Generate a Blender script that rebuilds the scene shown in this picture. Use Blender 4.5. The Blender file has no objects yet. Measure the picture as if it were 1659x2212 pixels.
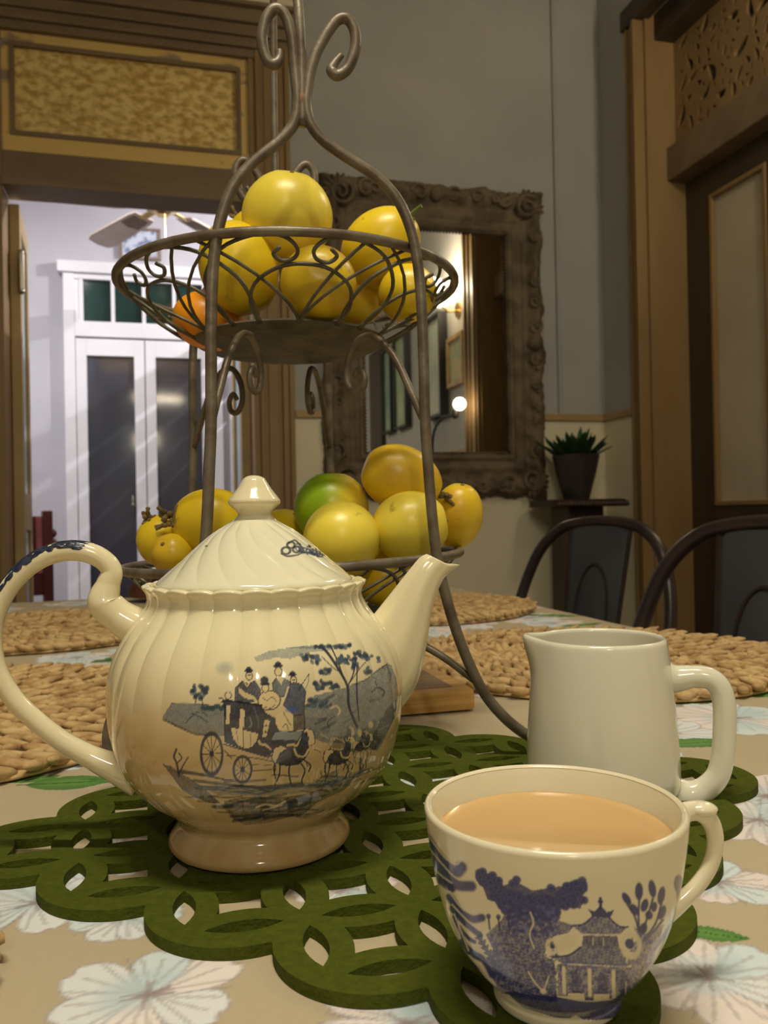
import bpy, bmesh, math, random
import numpy as np
from mathutils import Vector, Matrix, noise as mnoise

random.seed(7)
rng = np.random.default_rng(7)
S = bpy.context.scene
COL = S.collection
PI = math.pi

# ------------------------------------------------------------------ camera, world, lights, exposure
T = 0.73                     # table top height above the floor
EYE = 0.16                   # camera above the table top
F_PX = 1800.0
PITCH = math.atan((1115 - 1106) / F_PX)
ROLL = math.radians(1.1)
PSI = math.radians(15.0)     # yaw of the room (and of the table) against the camera
CORNER = Vector((0.9456, 3.524, 0.0))   # inner corner of the mirror wall and the panelled-door wall

fw = Vector((0, math.cos(PITCH), math.sin(PITCH)))
rt0 = Vector((1, 0, 0)); up0 = rt0.cross(fw)
rt = rt0 * math.cos(ROLL) - up0 * math.sin(ROLL)
up = rt.cross(fw)
cam_d = bpy.data.cameras.new('camera')
cam = bpy.data.objects.new('camera', cam_d); COL.objects.link(cam)
m = Matrix((rt, up, -fw)).transposed().to_4x4()
m.translation = Vector((0, 0, T + EYE))
cam.matrix_world = m
cam_d.sensor_fit = 'VERTICAL'; cam_d.sensor_height = 36.0
cam_d.lens = 36.0 * F_PX / 2212.0
cam_d.clip_start = 0.02
cam_d.dof.use_dof = True; cam_d.dof.focus_distance = 0.38; cam_d.dof.aperture_fstop = 21.0
S.camera = cam
S.view_settings.view_transform = 'Standard'; S.view_settings.look = 'None'
S.view_settings.gamma = 1.0; S.view_settings.exposure = 0.42
S.view_settings.use_curve_mapping = False
S.cycles.use_denoising = True
S.cycles.max_bounces = 8

world = bpy.data.worlds.new('world'); S.world = world
world.use_nodes = True
world.node_tree.nodes['Background'].inputs[0].default_value = (0.01, 0.012, 0.02, 1)
world.node_tree.nodes['Background'].inputs[1].default_value = 0.3

def RW(x, y, z=0.0):
    """room-local (x right along the mirror wall, y away from camera, z up from floor) -> world"""
    c, s = math.cos(PSI), math.sin(PSI)
    return Vector((CORNER.x + x * c - y * s, CORNER.y + x * s + y * c, z))

def light(name, kind, loc, energy, color, rot=(0, 0, 0), size=None, size_y=None, radius=None):
    d = bpy.data.lights.new(name, kind); o = bpy.data.objects.new(name, d); COL.objects.link(o)
    o.location = loc; o.rotation_euler = rot; d.energy = energy; d.color = color
    if kind == 'AREA':
        d.shape = 'RECTANGLE'; d.size = size; d.size_y = size_y
    elif radius: d.shadow_soft_size = radius
    return o

WARM = (1.0, 0.91, 0.71)
light('strip_light', 'AREA', (0.0, 0.0, 2.425), 14.0, WARM, (0, 0, 0), 0.60, 0.05)
light('pendant_light', 'POINT', (0.22, -1.55, 2.02), 16.0, WARM, radius=0.05)
light('hall_ceiling_light', 'AREA', RW(-2.75, 0.75, 2.86), 27.0, (0.98, 0.95, 1.0), (0, 0, PSI), 0.7, 0.5)
light('hall_side_light', 'POINT', RW(-0.15, 1.0, 2.86), 105.0, (0.98, 0.96, 1.0), radius=0.007)
light('sconce_light', 'POINT', RW(-0.16, -1.80, 2.30), 13.0, (1.0, 0.90, 0.68), radius=0.06)

# ------------------------------------------------------------------ pixel rays (for placing things at their own depth)
def ray(x, y):
    return fw + rt * ((x - 829.5) / F_PX) - up * ((y - 1106) / F_PX)
def at(x, y, Y):
    d = ray(x, y); return Vector((0, 0, T + EYE)) + d * (Y / d.y)
def on_table(x, y, z=0.0):
    d = ray(x, y); return Vector((0, 0, T + EYE)) + d * ((z - EYE) / d.z)
def on_plane(x, y, p0, n):
    o = Vector((0, 0, T + EYE)); d = ray(x, y)
    return o + d * ((p0 - o).dot(n) / d.dot(n))

# ------------------------------------------------------------------ materials
def lin(c):
    out = []
    for v in c[:3]:
        v = v / 255.0
        out.append(v / 12.92 if v <= 0.04045 else ((v + 0.055) / 1.055) ** 2.4)
    return tuple(out)

MATS = {}
def mat(name, col, col2=None, scale=20.0, rough=0.5, metal=0.0, bump=0.0, bscale=None, detail=4.0,
        stretch=None, coat=0.0, spec=0.5, lo=0.4, hi=0.6, sheen=0.0, attr=None, trans=0.0, emit=None, estr=0.0, sss=0.0):
    if name in MATS: return MATS[name]
    M = bpy.data.materials.new(name); M.use_nodes = True
    nt = M.node_tree; N = nt.nodes; L = nt.links
    b = N['Principled BSDF']
    b.inputs['Roughness'].default_value = rough
    b.inputs['Metallic'].default_value = metal
    b.inputs['Specular IOR Level'].default_value = spec
    b.inputs['Coat Weight'].default_value = coat
    b.inputs['Coat Roughness'].default_value = 0.05
    b.inputs['Sheen Weight'].default_value = sheen
    b.inputs['Transmission Weight'].default_value = trans
    if sss:
        b.inputs['Subsurface Weight'].default_value = sss
        b.inputs['Subsurface Radius'].default_value = (0.01, 0.006, 0.003)
        b.inputs['Subsurface Scale'].default_value = 0.5
    c1 = lin(col) + (1,)
    b.inputs['Base Color'].default_value = c1
    if emit is not None:
        b.inputs['Emission Color'].default_value = lin(emit) + (1,)
        b.inputs['Emission Strength'].default_value = estr
    tc = N.new('ShaderNodeTexCoord'); mp = N.new('ShaderNodeMapping')
    L.new(tc.outputs['Object'], mp.inputs['Vector'])
    if stretch: mp.inputs['Scale'].default_value = stretch
    if col2 is not None:
        nz = N.new('ShaderNodeTexNoise'); nz.inputs['Scale'].default_value = scale
        nz.inputs['Detail'].default_value = detail
        L.new(mp.outputs['Vector'], nz.inputs['Vector'])
        rp = N.new('ShaderNodeValToRGB')
        rp.color_ramp.elements[0].position = lo; rp.color_ramp.elements[1].position = hi
        rp.color_ramp.elements[0].color = c1; rp.color_ramp.elements[1].color = lin(col2) + (1,)
        L.new(nz.outputs['Fac'], rp.inputs['Fac'])
        L.new(rp.outputs['Color'], b.inputs['Base Color'])
    if attr:
        at_ = N.new('ShaderNodeAttribute'); at_.attribute_name = attr
        L.new(at_.outputs['Color'], b.inputs['Base Color'])
    if bump:
        n2 = N.new('ShaderNodeTexNoise'); n2.inputs['Scale'].default_value = bscale or scale
        n2.inputs['Detail'].default_value = 5.0
        L.new(mp.outputs['Vector'], n2.inputs['Vector'])
        bp = N.new('ShaderNodeBump'); bp.inputs['Strength'].default_value = bump
        bp.inputs['Distance'].default_value = 0.002
        L.new(n2.outputs['Fac'], bp.inputs['Height']); L.new(bp.outputs['Normal'], b.inputs['Normal'])
    MATS[name] = M
    return M

M_GREY = mat('grey_wall_paint', (176, 176, 174), (170, 170, 168), 3, 0.85, bump=0.05, bscale=80)
M_CREAM = mat('cream_wall_paint', (232, 224, 196), (226, 217, 188), 3, 0.7)
M_TRIM = mat('ochre_brown_trim_paint', (150, 122, 80), (140, 112, 72), 6, 0.5, stretch=(1, 1, 0.2), bump=0.05, bscale=60)
M_TRIM2 = mat('tan_rail_paint', (178, 152, 104), (168, 142, 96), 6, 0.5)
M_LINTEL = mat('brown_lintel_paint', (132, 112, 84), (120, 100, 74), 8, 0.55, stretch=(0.2, 1, 1))
M_SASH = mat('scraped_transom_sash', (150, 130, 104), (224, 192, 116), 4.2, 0.6, detail=6, lo=0.42, hi=0.47, stretch=(1, 1, 2.2))
M_YGLASS = mat('yellow_rippled_glass', (192, 154, 76), (240, 214, 140), 30, 0.4, bump=0.7, bscale=45, detail=8, stretch=(1, 1, 1.5), lo=0.38, hi=0.60)
M_DARKWOOD = mat('dark_brown_door_paint', (70, 56, 40), (60, 47, 34), 8, 0.5, stretch=(1, 1, 0.15))
M_DOORPANEL = mat('pale_door_panel_paint', (196, 184, 160), (188, 176, 152), 4, 0.6)
M_WHITE = mat('white_gloss_paint', (236, 234, 236), (230, 228, 231), 4, 0.4)
M_HALL = mat('pale_lilac_grey_paint', (196, 194, 200), (190, 188, 195), 3, 0.8)
M_NIGHT = mat('night_window_glass', (58, 62, 72), (70, 68, 76), 1.2, 0.08, spec=0.6)
M_GREENGL = mat('dark_green_glass', (18, 46, 42), (22, 54, 48), 3, 0.12)
M_FLOOR = mat('dark_timber_floor', (92, 62, 40), (74, 48, 30), 4, 0.35, stretch=(1, 8, 1))
M_CEIL = mat('ceiling_paint', (222, 214, 196), (214, 206, 188), 2, 0.9)
M_IRON = mat('aged_grey_brown_iron', (124, 114, 98), (94, 80, 66), 60, 0.42, metal=0.25, bump=0.25, bscale=180, lo=0.38, hi=0.66)
M_IRON2 = mat('grey_green_wire', (104, 101, 86), (82, 74, 62), 90, 0.45, metal=0.25, bump=0.2, bscale=200)
M_RUST = mat('orange_rust', (150, 116, 86), (128, 92, 66), 120, 0.8)
M_TRAY = mat('blackened_tray_metal', (72, 66, 54), (96, 90, 76), 45, 0.55, metal=0.2, bump=0.5, bscale=120, detail=6)
M_FELT = mat('olive_green_felt', (80, 88, 20), (66, 75, 14), 260, 0.95, bump=0.5, bscale=700, spec=0.2, sheen=0.0, detail=6, lo=0.3, hi=0.7)
M_STRAW = mat('woven_straw', (210, 180, 128), (158, 120, 72), 60, 0.75, bump=0.5, bscale=160, detail=6, lo=0.38, hi=0.68)
M_BOARD = mat('pale_bamboo_board', (206, 164, 96), (184, 138, 74), 16, 0.45, stretch=(0.6, 6, 10), detail=5)
M_BOARDTOP = mat('stained_board_top', (120, 92, 66), (146, 112, 74), 14, 0.5, stretch=(0.5, 7, 1))
M_JUG = mat('off_white_glaze', (230, 227, 208), (227, 223, 204), 5, 0.16, coat=0.6, sss=0.05)
M_CUPIN = mat('ivory_glaze', (232, 224, 196), (229, 221, 191), 5, 0.18, coat=0.5, sss=0.05)
M_POTGL = mat('cream_teapot_glaze', (234, 224, 188), (231, 220, 182), 5, 0.12, coat=0.6, sss=0.05)
M_POTPR = mat('printed_teapot_glaze', (228, 214, 172), rough=0.12, coat=0.6, attr='Col')
M_CUPPR = mat('printed_cup_glaze', (228, 214, 172), rough=0.16, coat=0.5, attr='Col')
M_CLOTH = mat('printed_cotton_cloth', (190, 176, 148), rough=0.85, attr='Col', bump=0.25, bscale=900)
M_TEA = mat('milky_tea', (212, 176, 124), (209, 172, 118), 10, 0.06, spec=0.5)
M_TABLE = mat('brown_table_timber', (96, 66, 42), (80, 54, 34), 6, 0.5, stretch=(1, 8, 8))
M_CHAIR = mat('dark_plum_metal_paint', (44, 32, 32), (52, 40, 38), 20, 0.32)
M_SPLAT = mat('dark_metal_slate_sheen', (58, 60, 66), (66, 66, 70), 8, 0.35)  # bluish sheen of the chair splats, put into the colour
M_PLANT = mat('dark_green_leaf', (34, 66, 30), (52, 88, 40), 30, 0.5)
M_PLPOT = mat('dark_grey_glazed_pot', (52, 48, 44), (66, 60, 54), 8, 0.4)
M_PEDES = mat('dark_carved_timber', (50, 34, 24), (62, 40, 28), 12, 0.45, stretch=(1, 1, 0.3))
M_FRAME = mat('carved_brown_frame', (118, 102, 80), (88, 74, 56), 14, 0.7, bump=0.5, bscale=70, detail=7)
M_BRASS = mat('polished_brass', (214, 184, 120), None, rough=0.25, metal=1.0)
M_FANBL = mat('pale_beech_fan_blade', (220, 204, 190), (210, 192, 176), 8, 0.5)
M_CANE = mat('brown_cane_inset', (120, 100, 84), (150, 130, 112), 90, 0.7)
M_RED = mat('dark_red_timber', (74, 26, 26), (88, 34, 34), 14, 0.35, stretch=(1, 1, 0.2))
M_PINK = mat('pink_red_highlight', (164, 92, 96), (150, 80, 86), 10, 0.4)  # highlight on the hall chair back, painted as pink colour
M_STEM = mat('dry_brown_stem', (104, 84, 50), (130, 112, 62), 200, 0.8)
M_STEMG = mat('fresh_green_stem', (110, 128, 62), (86, 108, 50), 200, 0.7)
M_HINGE = mat('steel_hinge', (170, 165, 150), None, rough=0.25, metal=1.0)
M_BLUEGL = mat('pale_blue_paint', (176, 190, 196), (168, 184, 192), 6, 0.5)
M_BULB = mat('glowing_bulb', (255, 240, 210), emit=(255, 236, 200), estr=18.0)
M_SHADE = mat('glowing_sconce_shade', (255, 240, 210), emit=(255, 232, 190), estr=14.0)
M_TUBE = mat('glowing_tube', (255, 240, 210), emit=(255, 228, 178), estr=20.0)
M_BLACK = mat('black_paint', (24, 22, 22), (30, 28, 28), 10, 0.5)
M_GOLD = mat('dull_gold_paint', (176, 148, 92), (150, 122, 72), 20, 0.5)
M_SHELLBLUE = mat('deep_blue_paint', (52, 52, 110), (60, 60, 124), 10, 0.6)

def fruit_mat(name, base, tint, spot, tscale, tlo, thi):
    M = bpy.data.materials.new(name); M.use_nodes = True
    nt = M.node_tree; N = nt.nodes; L = nt.links; b = N['Principled BSDF']
    b.inputs['Roughness'].default_value = 0.34
    b.inputs['Subsurface Weight'].default_value = 0.08
    b.inputs['Subsurface Radius'].default_value = (0.01, 0.006, 0.002)
    b.inputs['Subsurface Scale'].default_value = 0.4
    tc = N.new('ShaderNodeTexCoord')
    oi = N.new('ShaderNodeObjectInfo')
    ad = N.new('ShaderNodeVectorMath'); ad.operation = 'ADD'
    L.new(tc.outputs['Object'], ad.inputs[0]); L.new(oi.outputs['Random'], ad.inputs[1])
    n1 = N.new('ShaderNodeTexNoise'); n1.inputs['Scale'].default_value = tscale; n1.inputs['Detail'].default_value = 2
    L.new(ad.outputs[0], n1.inputs['Vector'])
    r1 = N.new('ShaderNodeValToRGB'); r1.color_ramp.elements[0].position = tlo; r1.color_ramp.elements[1].position = thi
    r1.color_ramp.elements[0].color = lin(base) + (1,); r1.color_ramp.elements[1].color = lin(tint) + (1,)
    L.new(n1.outputs['Fac'], r1.inputs['Fac'])
    n2 = N.new('ShaderNodeTexNoise'); n2.inputs['Scale'].default_value = 75; n2.inputs['Detail'].default_value = 6
    L.new(ad.outputs[0], n2.inputs['Vector'])
    r2 = N.new('ShaderNodeValToRGB'); r2.color_ramp.elements[0].position = 0.66; r2.color_ramp.elements[1].position = 0.74
    r2.color_ramp.elements[0].color = (0, 0, 0, 1); r2.color_ramp.elements[1].color = (0.75, 0.75, 0.75, 1)
    L.new(n2.outputs['Fac'], r2.inputs['Fac'])
    mx = N.new('ShaderNodeMix'); mx.data_type = 'RGBA'
    L.new(r2.outputs['Color'], mx.inputs['Factor']); L.new(r1.outputs['Color'], mx.inputs['A'])
    mx.inputs['B'].default_value = lin(spot) + (1,)
    L.new(mx.outputs['Result'], b.inputs['Base Color'])
    n3 = N.new('ShaderNodeTexNoise'); n3.inputs['Scale'].default_value = 420
    L.new(tc.outputs['Object'], n3.inputs['Vector'])
    bp = N.new('ShaderNodeBump'); bp.inputs['Strength'].default_value = 0.06; bp.inputs['Distance'].default_value = 0.001
    L.new(n3.outputs['Fac'], bp.inputs['Height']); L.new(bp.outputs['Normal'], b.inputs['Normal'])
    return M
M_FR_Y = fruit_mat('yellow_fruit_skin', (238, 208, 40), (230, 194, 28), (150, 118, 40), 22, 0.4, 0.7)
M_FR_P = fruit_mat('pale_yellow_fruit_skin', (242, 222, 84), (238, 212, 62), (176, 140, 54), 18, 0.4, 0.7)
M_FR_G = fruit_mat('yellow_green_fruit_skin', (238, 214, 62), (232, 206, 60), (120, 104, 40), 16, 0.42, 0.58)
def green_cheek(M):
    nt = M.node_tree; N = nt.nodes; L = nt.links; b = N['Principled BSDF']
    src = b.inputs['Base Color'].links[0].from_socket
    tc = N.new('ShaderNodeTexCoord'); dt = N.new('ShaderNodeVectorMath'); dt.operation = 'DOT_PRODUCT'
    L.new(tc.outputs['Object'], dt.inputs[0]); dt.inputs[1].default_value = (-0.86, -0.35, 0.37)
    mr = N.new('ShaderNodeMapRange'); mr.inputs['From Min'].default_value = -0.002; mr.inputs['From Max'].default_value = 0.016
    L.new(dt.outputs['Value'], mr.inputs['Value'])
    mx = N.new('ShaderNodeMix'); mx.data_type = 'RGBA'; L.new(mr.outputs['Result'], mx.inputs['Factor']); L.new(src, mx.inputs['A'])
    mx.inputs['B'].default_value = lin((150, 186, 26)) + (1,); L.new(mx.outputs['Result'], b.inputs['Base Color'])
green_cheek(M_FR_G)
M_FR_B = fruit_mat('blemished_yellow_fruit_skin', (230, 196, 40), (214, 172, 44), (112, 98, 38), 24, 0.45, 0.65)
M_FR_O = fruit_mat('orange_peel', (242, 160, 24), (238, 148, 18), (200, 112, 20), 30, 0.4, 0.7)

# mirror glass
M_MIRROR = mat('silvered_mirror_glass', (225, 225, 222), None, rough=0.02, metal=1.0)

# ------------------------------------------------------------------ mesh helpers
class MB:
    def __init__(s): s.v = []; s.f = []
    def add(s, V, Fc):
        o = len(s.v); s.v.extend([tuple(p) for p in V]); s.f.extend([tuple(i + o for i in f) for f in Fc]); return s
    def box(s, x0, x1, y0, y1, z0, z1, c=0.0):
        if c <= 0:
            V = [(x, y, z) for z in (z0, z1) for y in (y0, y1) for x in (x0, x1)]
            return s.add(V, [(0, 2, 3, 1), (4, 5, 7, 6), (0, 1, 5, 4), (2, 6, 7, 3), (0, 4, 6, 2), (1, 3, 7, 5)])
        bm = bmesh.new(); bmesh.ops.create_cube(bm, size=1.0)
        for v in bm.verts:
            v.co = Vector((x0 + (v.co.x + .5) * (x1 - x0), y0 + (v.co.y + .5) * (y1 - y0), z0 + (v.co.z + .5) * (z1 - z0)))
        bmesh.ops.bevel(bm, geom=list(bm.edges), offset=c, segments=2, affect='EDGES', profile=0.6)
        bm.verts.ensure_lookup_table()
        V = [v.co[:] for v in bm.verts]; Fc = [[v.index for v in f.verts] for f in bm.faces]; bm.free()
        return s.add(V, Fc)
    def lathe(s, prof, n=32, mod=None, c=(0, 0, 0), cap=True):
        V = []; Fc = []
        for i, (r, z) in enumerate(prof):
            for k in range(n):
                a = 2 * PI * k / n
                rr, zz = (r, z) if mod is None else mod(r, z, a)
                V.append((c[0] + rr * math.cos(a), c[1] + rr * math.sin(a), c[2] + zz))
        for i in range(len(prof) - 1):
            for k in range(n):
                k2 = (k + 1) % n
                Fc.append((i * n + k, i * n + k2, (i + 1) * n + k2, (i + 1) * n + k))
        o = len(V)
        if cap and prof[0][0] > 1e-6: Fc.append(tuple(range(n - 1, -1, -1)))
        if cap and prof[-1][0] > 1e-6: Fc.append(tuple((len(prof) - 1) * n + k for k in range(n)))
        return s.add(V, Fc)
    def tube(s, pts, r, n=8, closed=False, sx=1.0, ref=None):
        pts = [Vector(p) for p in pts]; N = len(pts)
        rad = r if hasattr(r, '__len__') else [r] * N
        V = []; Fc = []; prev = None
        for i, p in enumerate(pts):
            if closed: t = pts[(i + 1) % N] - pts[i - 1]
            else: t = pts[min(i + 1, N - 1)] - pts[max(i - 1, 0)]
            if t.length < 1e-9: t = Vector((0, 0, 1))
            t.normalize()
            if ref is not None: a = Vector(ref)
            elif prev is None: a = Vector((0, 0, 1)) if abs(t.z) < 0.9 else Vector((1, 0, 0))
            else: a = prev
            a = (a - t * a.dot(t))
            if a.length < 1e-6: a = t.orthogonal()
            a.normalize(); prev = a; b = t.cross(a)
            for k in range(n):
                q = 2 * PI * k / n
                V.append(p + a * (math.cos(q) * rad[i]) + b * (math.sin(q) * rad[i] * sx))
        for i in range(N if closed else N - 1):
            j = (i + 1) % N
            for k in range(n):
                k2 = (k + 1) % n
                Fc.append((i * n + k, i * n + k2, j * n + k2, j * n + k))
        if not closed:
            Fc.append(tuple(range(n - 1, -1, -1))); Fc.append(tuple((N - 1) * n + k for k in range(n)))
        return s.add(V, Fc)
    def ball(s, c, rx, ry=None, rz=None, n=12, m_=8, rot=None):
        ry = rx if ry is None else ry; rz = rx if rz is None else rz
        V = [(0, 0, rz)]; Fc = []
        for i in range(1, m_):
            a = PI * i / m_
            for k in range(n):
                q = 2 * PI * k / n; V.append((rx * math.sin(a) * math.cos(q), ry * math.sin(a) * math.sin(q), rz * math.cos(a)))
        V.append((0, 0, -rz)); last = len(V) - 1
        for k in range(n):
            k2 = (k + 1) % n
            Fc.append((0, 1 + k, 1 + k2)); Fc.append((last, last - n + k2, last - n + k))
            for i in range(m_ - 2):
                Fc.append((1 + i * n + k, 1 + (i + 1) * n + k, 1 + (i + 1) * n + k2, 1 + i * n + k2))
        if rot is not None: V = [rot @ Vector(p) for p in V]
        return s.add([(p[0] + c[0], p[1] + c[1], p[2] + c[2]) for p in V], Fc)
    def prism(s, poly, z0, z1, axis='z'):
        n = len(poly)
        f = {'z': lambda p, h: (p[0], p[1], h), 'y': lambda p, h: (p[0], h, p[1]), 'x': lambda p, h: (h, p[0], p[1])}[axis]
        V = [f(p, z0) for p in poly] + [f(p, z1) for p in poly]
        Fc = [tuple(range(n - 1, -1, -1)), tuple(range(n, 2 * n))] + [(i, (i + 1) % n, n + (i + 1) % n, n + i) for i in range(n)]
        return s.add(V, Fc)
    def build(s, name, material, parent=None, smooth=False, loc=None, rz=None, angle=40):
        me = bpy.data.meshes.new(name); me.from_pydata(s.v, [], s.f); me.update()
        me.materials.append(material)
        if smooth:
            me.polygons.foreach_set('use_smooth', [True] * len(me.polygons))
            if angle < 180:
                try: me.set_sharp_from_angle(angle=math.radians(angle))
                except Exception: pass
        return link(name, me, parent, loc, rz)

def link(name, me, parent=None, loc=None, rz=None):
    o = bpy.data.objects.new(name, me); COL.objects.link(o)
    if parent is not None: o.parent = parent
    if loc is not None: o.location = loc
    if rz is not None: o.rotation_euler = (0, 0, rz)
    return o

def tag(o, label=None, cat=None, group=None, kind=None):
    if label: o['label'] = label
    if cat: o['category'] = cat
    if group: o['group'] = group
    if kind: o['kind'] = kind
    return o
def thing(name, label, cat, loc=(0, 0, 0), rz=0.0, group=None):
    e = bpy.data.objects.new(name, None); COL.objects.link(e); e.empty_display_size = 0.05
    e.location = loc; e.rotation_euler = (0, 0, rz)
    return tag(e, label, cat, group)
def struct(o, label=None, cat=None):
    return tag(o, label, cat, kind='structure')
def rroom(o):
    o.location = CORNER; o.rotation_euler = (0, 0, PSI); return o

def crom(P, per=6, closed=False):
    P = [Vector(p) for p in P]; n = len(P); out = []
    rngi = range(n if closed else n - 1)
    for i in rngi:
        p0 = P[i - 1] if (i > 0 or closed) else P[0] * 2 - P[1]
        p1 = P[i]; p2 = P[(i + 1) % n]
        p3 = P[(i + 2) % n] if (i + 2 < n or closed) else P[-1] * 2 - P[-2]
        for k in range(per):
            t = k / per
            out.append(0.5 * ((2 * p1) + (p2 - p0) * t + (2 * p0 - 5 * p1 + 4 * p2 - p3) * t * t + (3 * p1 - p0 - 3 * p2 + p3) * t ** 3))
    if not closed: out.append(P[-1])
    return out

def grid_obj(name, P, material, parent=None, closed_u=False, cols=None, smooth=True):
    """P: array (rows, cols, 3)"""
    R, Cn, _ = P.shape
    idx = np.arange(R * Cn).reshape(R, Cn)
    a = idx[:-1, :]; b = idx[1:, :]
    if closed_u:
        a2 = np.roll(a, -1, 1); b2 = np.roll(b, -1, 1)
    else:
        a2 = a[:, 1:]; b2 = b[:, 1:]; a = a[:, :-1]; b = b[:, :-1]
    Q = np.stack([a, a2, b2, b], -1).reshape(-1, 4)
    me = bpy.data.meshes.new(name)
    me.vertices.add(R * Cn); me.vertices.foreach_set('co', P.reshape(-1).astype(np.float32))
    me.loops.add(Q.size); me.loops.foreach_set('vertex_index', Q.reshape(-1).astype(np.int32))
    me.polygons.add(len(Q)); me.polygons.foreach_set('loop_start', np.arange(0, Q.size, 4, dtype=np.int32))
    me.update(); me.validate()
    if smooth: me.polygons.foreach_set('use_smooth', np.ones(len(me.polygons), dtype=bool))
    me.materials.append(material)
    if cols is not None:
        ca = me.color_attributes.new('Col', 'FLOAT_COLOR', 'POINT')
        ca.data.foreach_set('color', np.concatenate([cols.reshape(-1, 3), np.ones((R * Cn, 1))], 1).astype(np.float32).reshape(-1))
    return link(name, me, parent)

class Painter:
    """flat print evaluated at surface points: X, Y drawing coordinates, C linear colour"""
    def __init__(s, X, Y, base):
        s.X = X.reshape(-1); s.Y = Y.reshape(-1); s.C = np.tile(np.array(base, float), (s.X.size, 1)) if np.ndim(base) == 1 else base.reshape(-1, 3).copy()
    def _sel(s, x0, x1, y0, y1): return np.nonzero((s.X > x0) & (s.X < x1) & (s.Y > y0) & (s.Y < y1))[0]
    def _mix(s, i, w, col):
        if len(i): s.C[i] += (np.array(lin(col)) - s.C[i]) * np.asarray(w)[:, None]
    def poly(s, P, col, a=1.0, tex=0.0):
        P = np.array(P, float); i = s._sel(P[:, 0].min(), P[:, 0].max(), P[:, 1].min(), P[:, 1].max())
        if not len(i): return
        x = s.X[i]; y = s.Y[i]; ins = np.zeros(len(i), bool); n = len(P)
        for k in range(n):
            (xa, ya), (xb, yb) = P[k], P[(k + 1) % n]
            if ya == yb: continue
            c = ((ya > y) != (yb > y)) & (x < (xb - xa) * (y - ya) / (yb - ya) + xa); ins ^= c
        i = i[ins]; w = np.full(len(i), a)
        if tex: w = w * (1 - tex * s.tx(i))
        s._mix(i, w, col)
    def tx(s, i, k=0.11):
        x = s.X[i] * k; y = s.Y[i] * k
        v = np.sin(x * 1.9 + 2.1 * np.sin(y * 1.3)) * np.sin(y * 2.3 + 1.7 * np.sin(x * 1.1 + 1)) + 0.6 * np.sin(x * 4.7 + y * 3.1 + 2 * np.sin(x - y))
        return np.clip(v * 0.7 + 0.4, 0, 1)
    def blob(s, cx, cy, rx, ry, col, a=1.0, rot=0.0, tex=0.0, soft=0.12):
        R = max(rx, ry) * 1.25; i = s._sel(cx - R, cx + R, cy - R, cy + R)
        if not len(i): return
        dx = s.X[i] - cx; dy = s.Y[i] - cy; c, q = math.cos(rot), math.sin(rot)
        d = np.sqrt(((dx * c + dy * q) / rx) ** 2 + ((-dx * q + dy * c) / ry) ** 2)
        w = np.clip((1 + soft - d) / (2 * soft), 0, 1) * a
        if tex: w = w * (1 - tex * s.tx(i))
        s._mix(i, w, col)
    def ring(s, cx, cy, rx, ry, wd, col, a=1.0):
        R = max(rx, ry) + wd * 2; i = s._sel(cx - R, cx + R, cy - R, cy + R)
        if not len(i): return
        d = np.abs(np.sqrt(((s.X[i] - cx) / rx) ** 2 + ((s.Y[i] - cy) / ry) ** 2) - 1) * min(rx, ry)
        s._mix(i, np.clip((wd - d) / (wd * 0.5), 0, 1) * a, col)
    def line(s, P, wd, col, a=1.0, smooth=True, taper=False):
        if smooth and len(P) > 2: P = [(p.x, p.y) for p in crom([(q[0], q[1], 0) for q in P], 5)]
        n = len(P)
        P = np.array(P, float); i = s._sel(P[:, 0].min() - wd, P[:, 0].max() + wd, P[:, 1].min() - wd, P[:, 1].max() + wd)
        if not len(i): return
        x = s.X[i]; y = s.Y[i]; best = np.full(len(i), 1e9)
        for k in range(n - 1):
            ax, ay = P[k]; bx, by = P[k + 1]; dx, dy = bx - ax, by - ay; l2 = dx * dx + dy * dy + 1e-9
            t = np.clip(((x - ax) * dx + (y - ay) * dy) / l2, 0, 1)
            d = np.hypot(x - ax - t * dx, y - ay - t * dy)
            if taper: d = d / max(0.15, 1 - (k + 0.5) / n)
            best = np.minimum(best, d)
        w = wd / 2
        s._mix(i, np.clip((w * 1.25 - best) / (w * 0.5), 0, 1) * a, col)

def flat_holes(name, loops, z0, z1, material, parent=None, plane='xy'):
    """filled outline with holes (2D curve fill), extruded between z0 and z1"""
    cu = bpy.data.curves.new(name + '_outline', 'CURVE'); cu.dimensions = '2D'; cu.fill_mode = 'BOTH'
    for lp in loops:
        sp = cu.splines.new('POLY'); sp.points.add(len(lp) - 1); sp.use_cyclic_u = True
        for k, p in enumerate(lp): sp.points[k].co = (p[0], p[1], 0, 1)
    cu.extrude = (z1 - z0) / 2
    tmp = bpy.data.objects.new(name + '_tmp', cu); COL.objects.link(tmp)
    dg = bpy.context.evaluated_depsgraph_get()
    me = bpy.data.meshes.new_from_object(tmp.evaluated_get(dg))
    bpy.data.objects.remove(tmp); bpy.data.curves.remove(cu)
    zc = (z0 + z1) / 2
    n = len(me.vertices); co = np.zeros(n * 3, np.float32); me.vertices.foreach_get('co', co); co = co.reshape(-1, 3)
    co[:, 2] += zc
    if plane == 'xz': co = co[:, [0, 2, 1]]
    elif plane == 'yz': co = co[:, [2, 0, 1]]
    me.vertices.foreach_set('co', co.reshape(-1)); me.update()
    me.materials.clear(); me.materials.append(material); me.name = name
    return link(name, me, parent)

# ================================================================== THE SETTING
CZ = 3.2
def wallbox(name, boxes, material, label=None):
    b = MB()
    for q in boxes: b.box(*q)
    return struct(rroom(b.build(name, material)), label)

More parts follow.
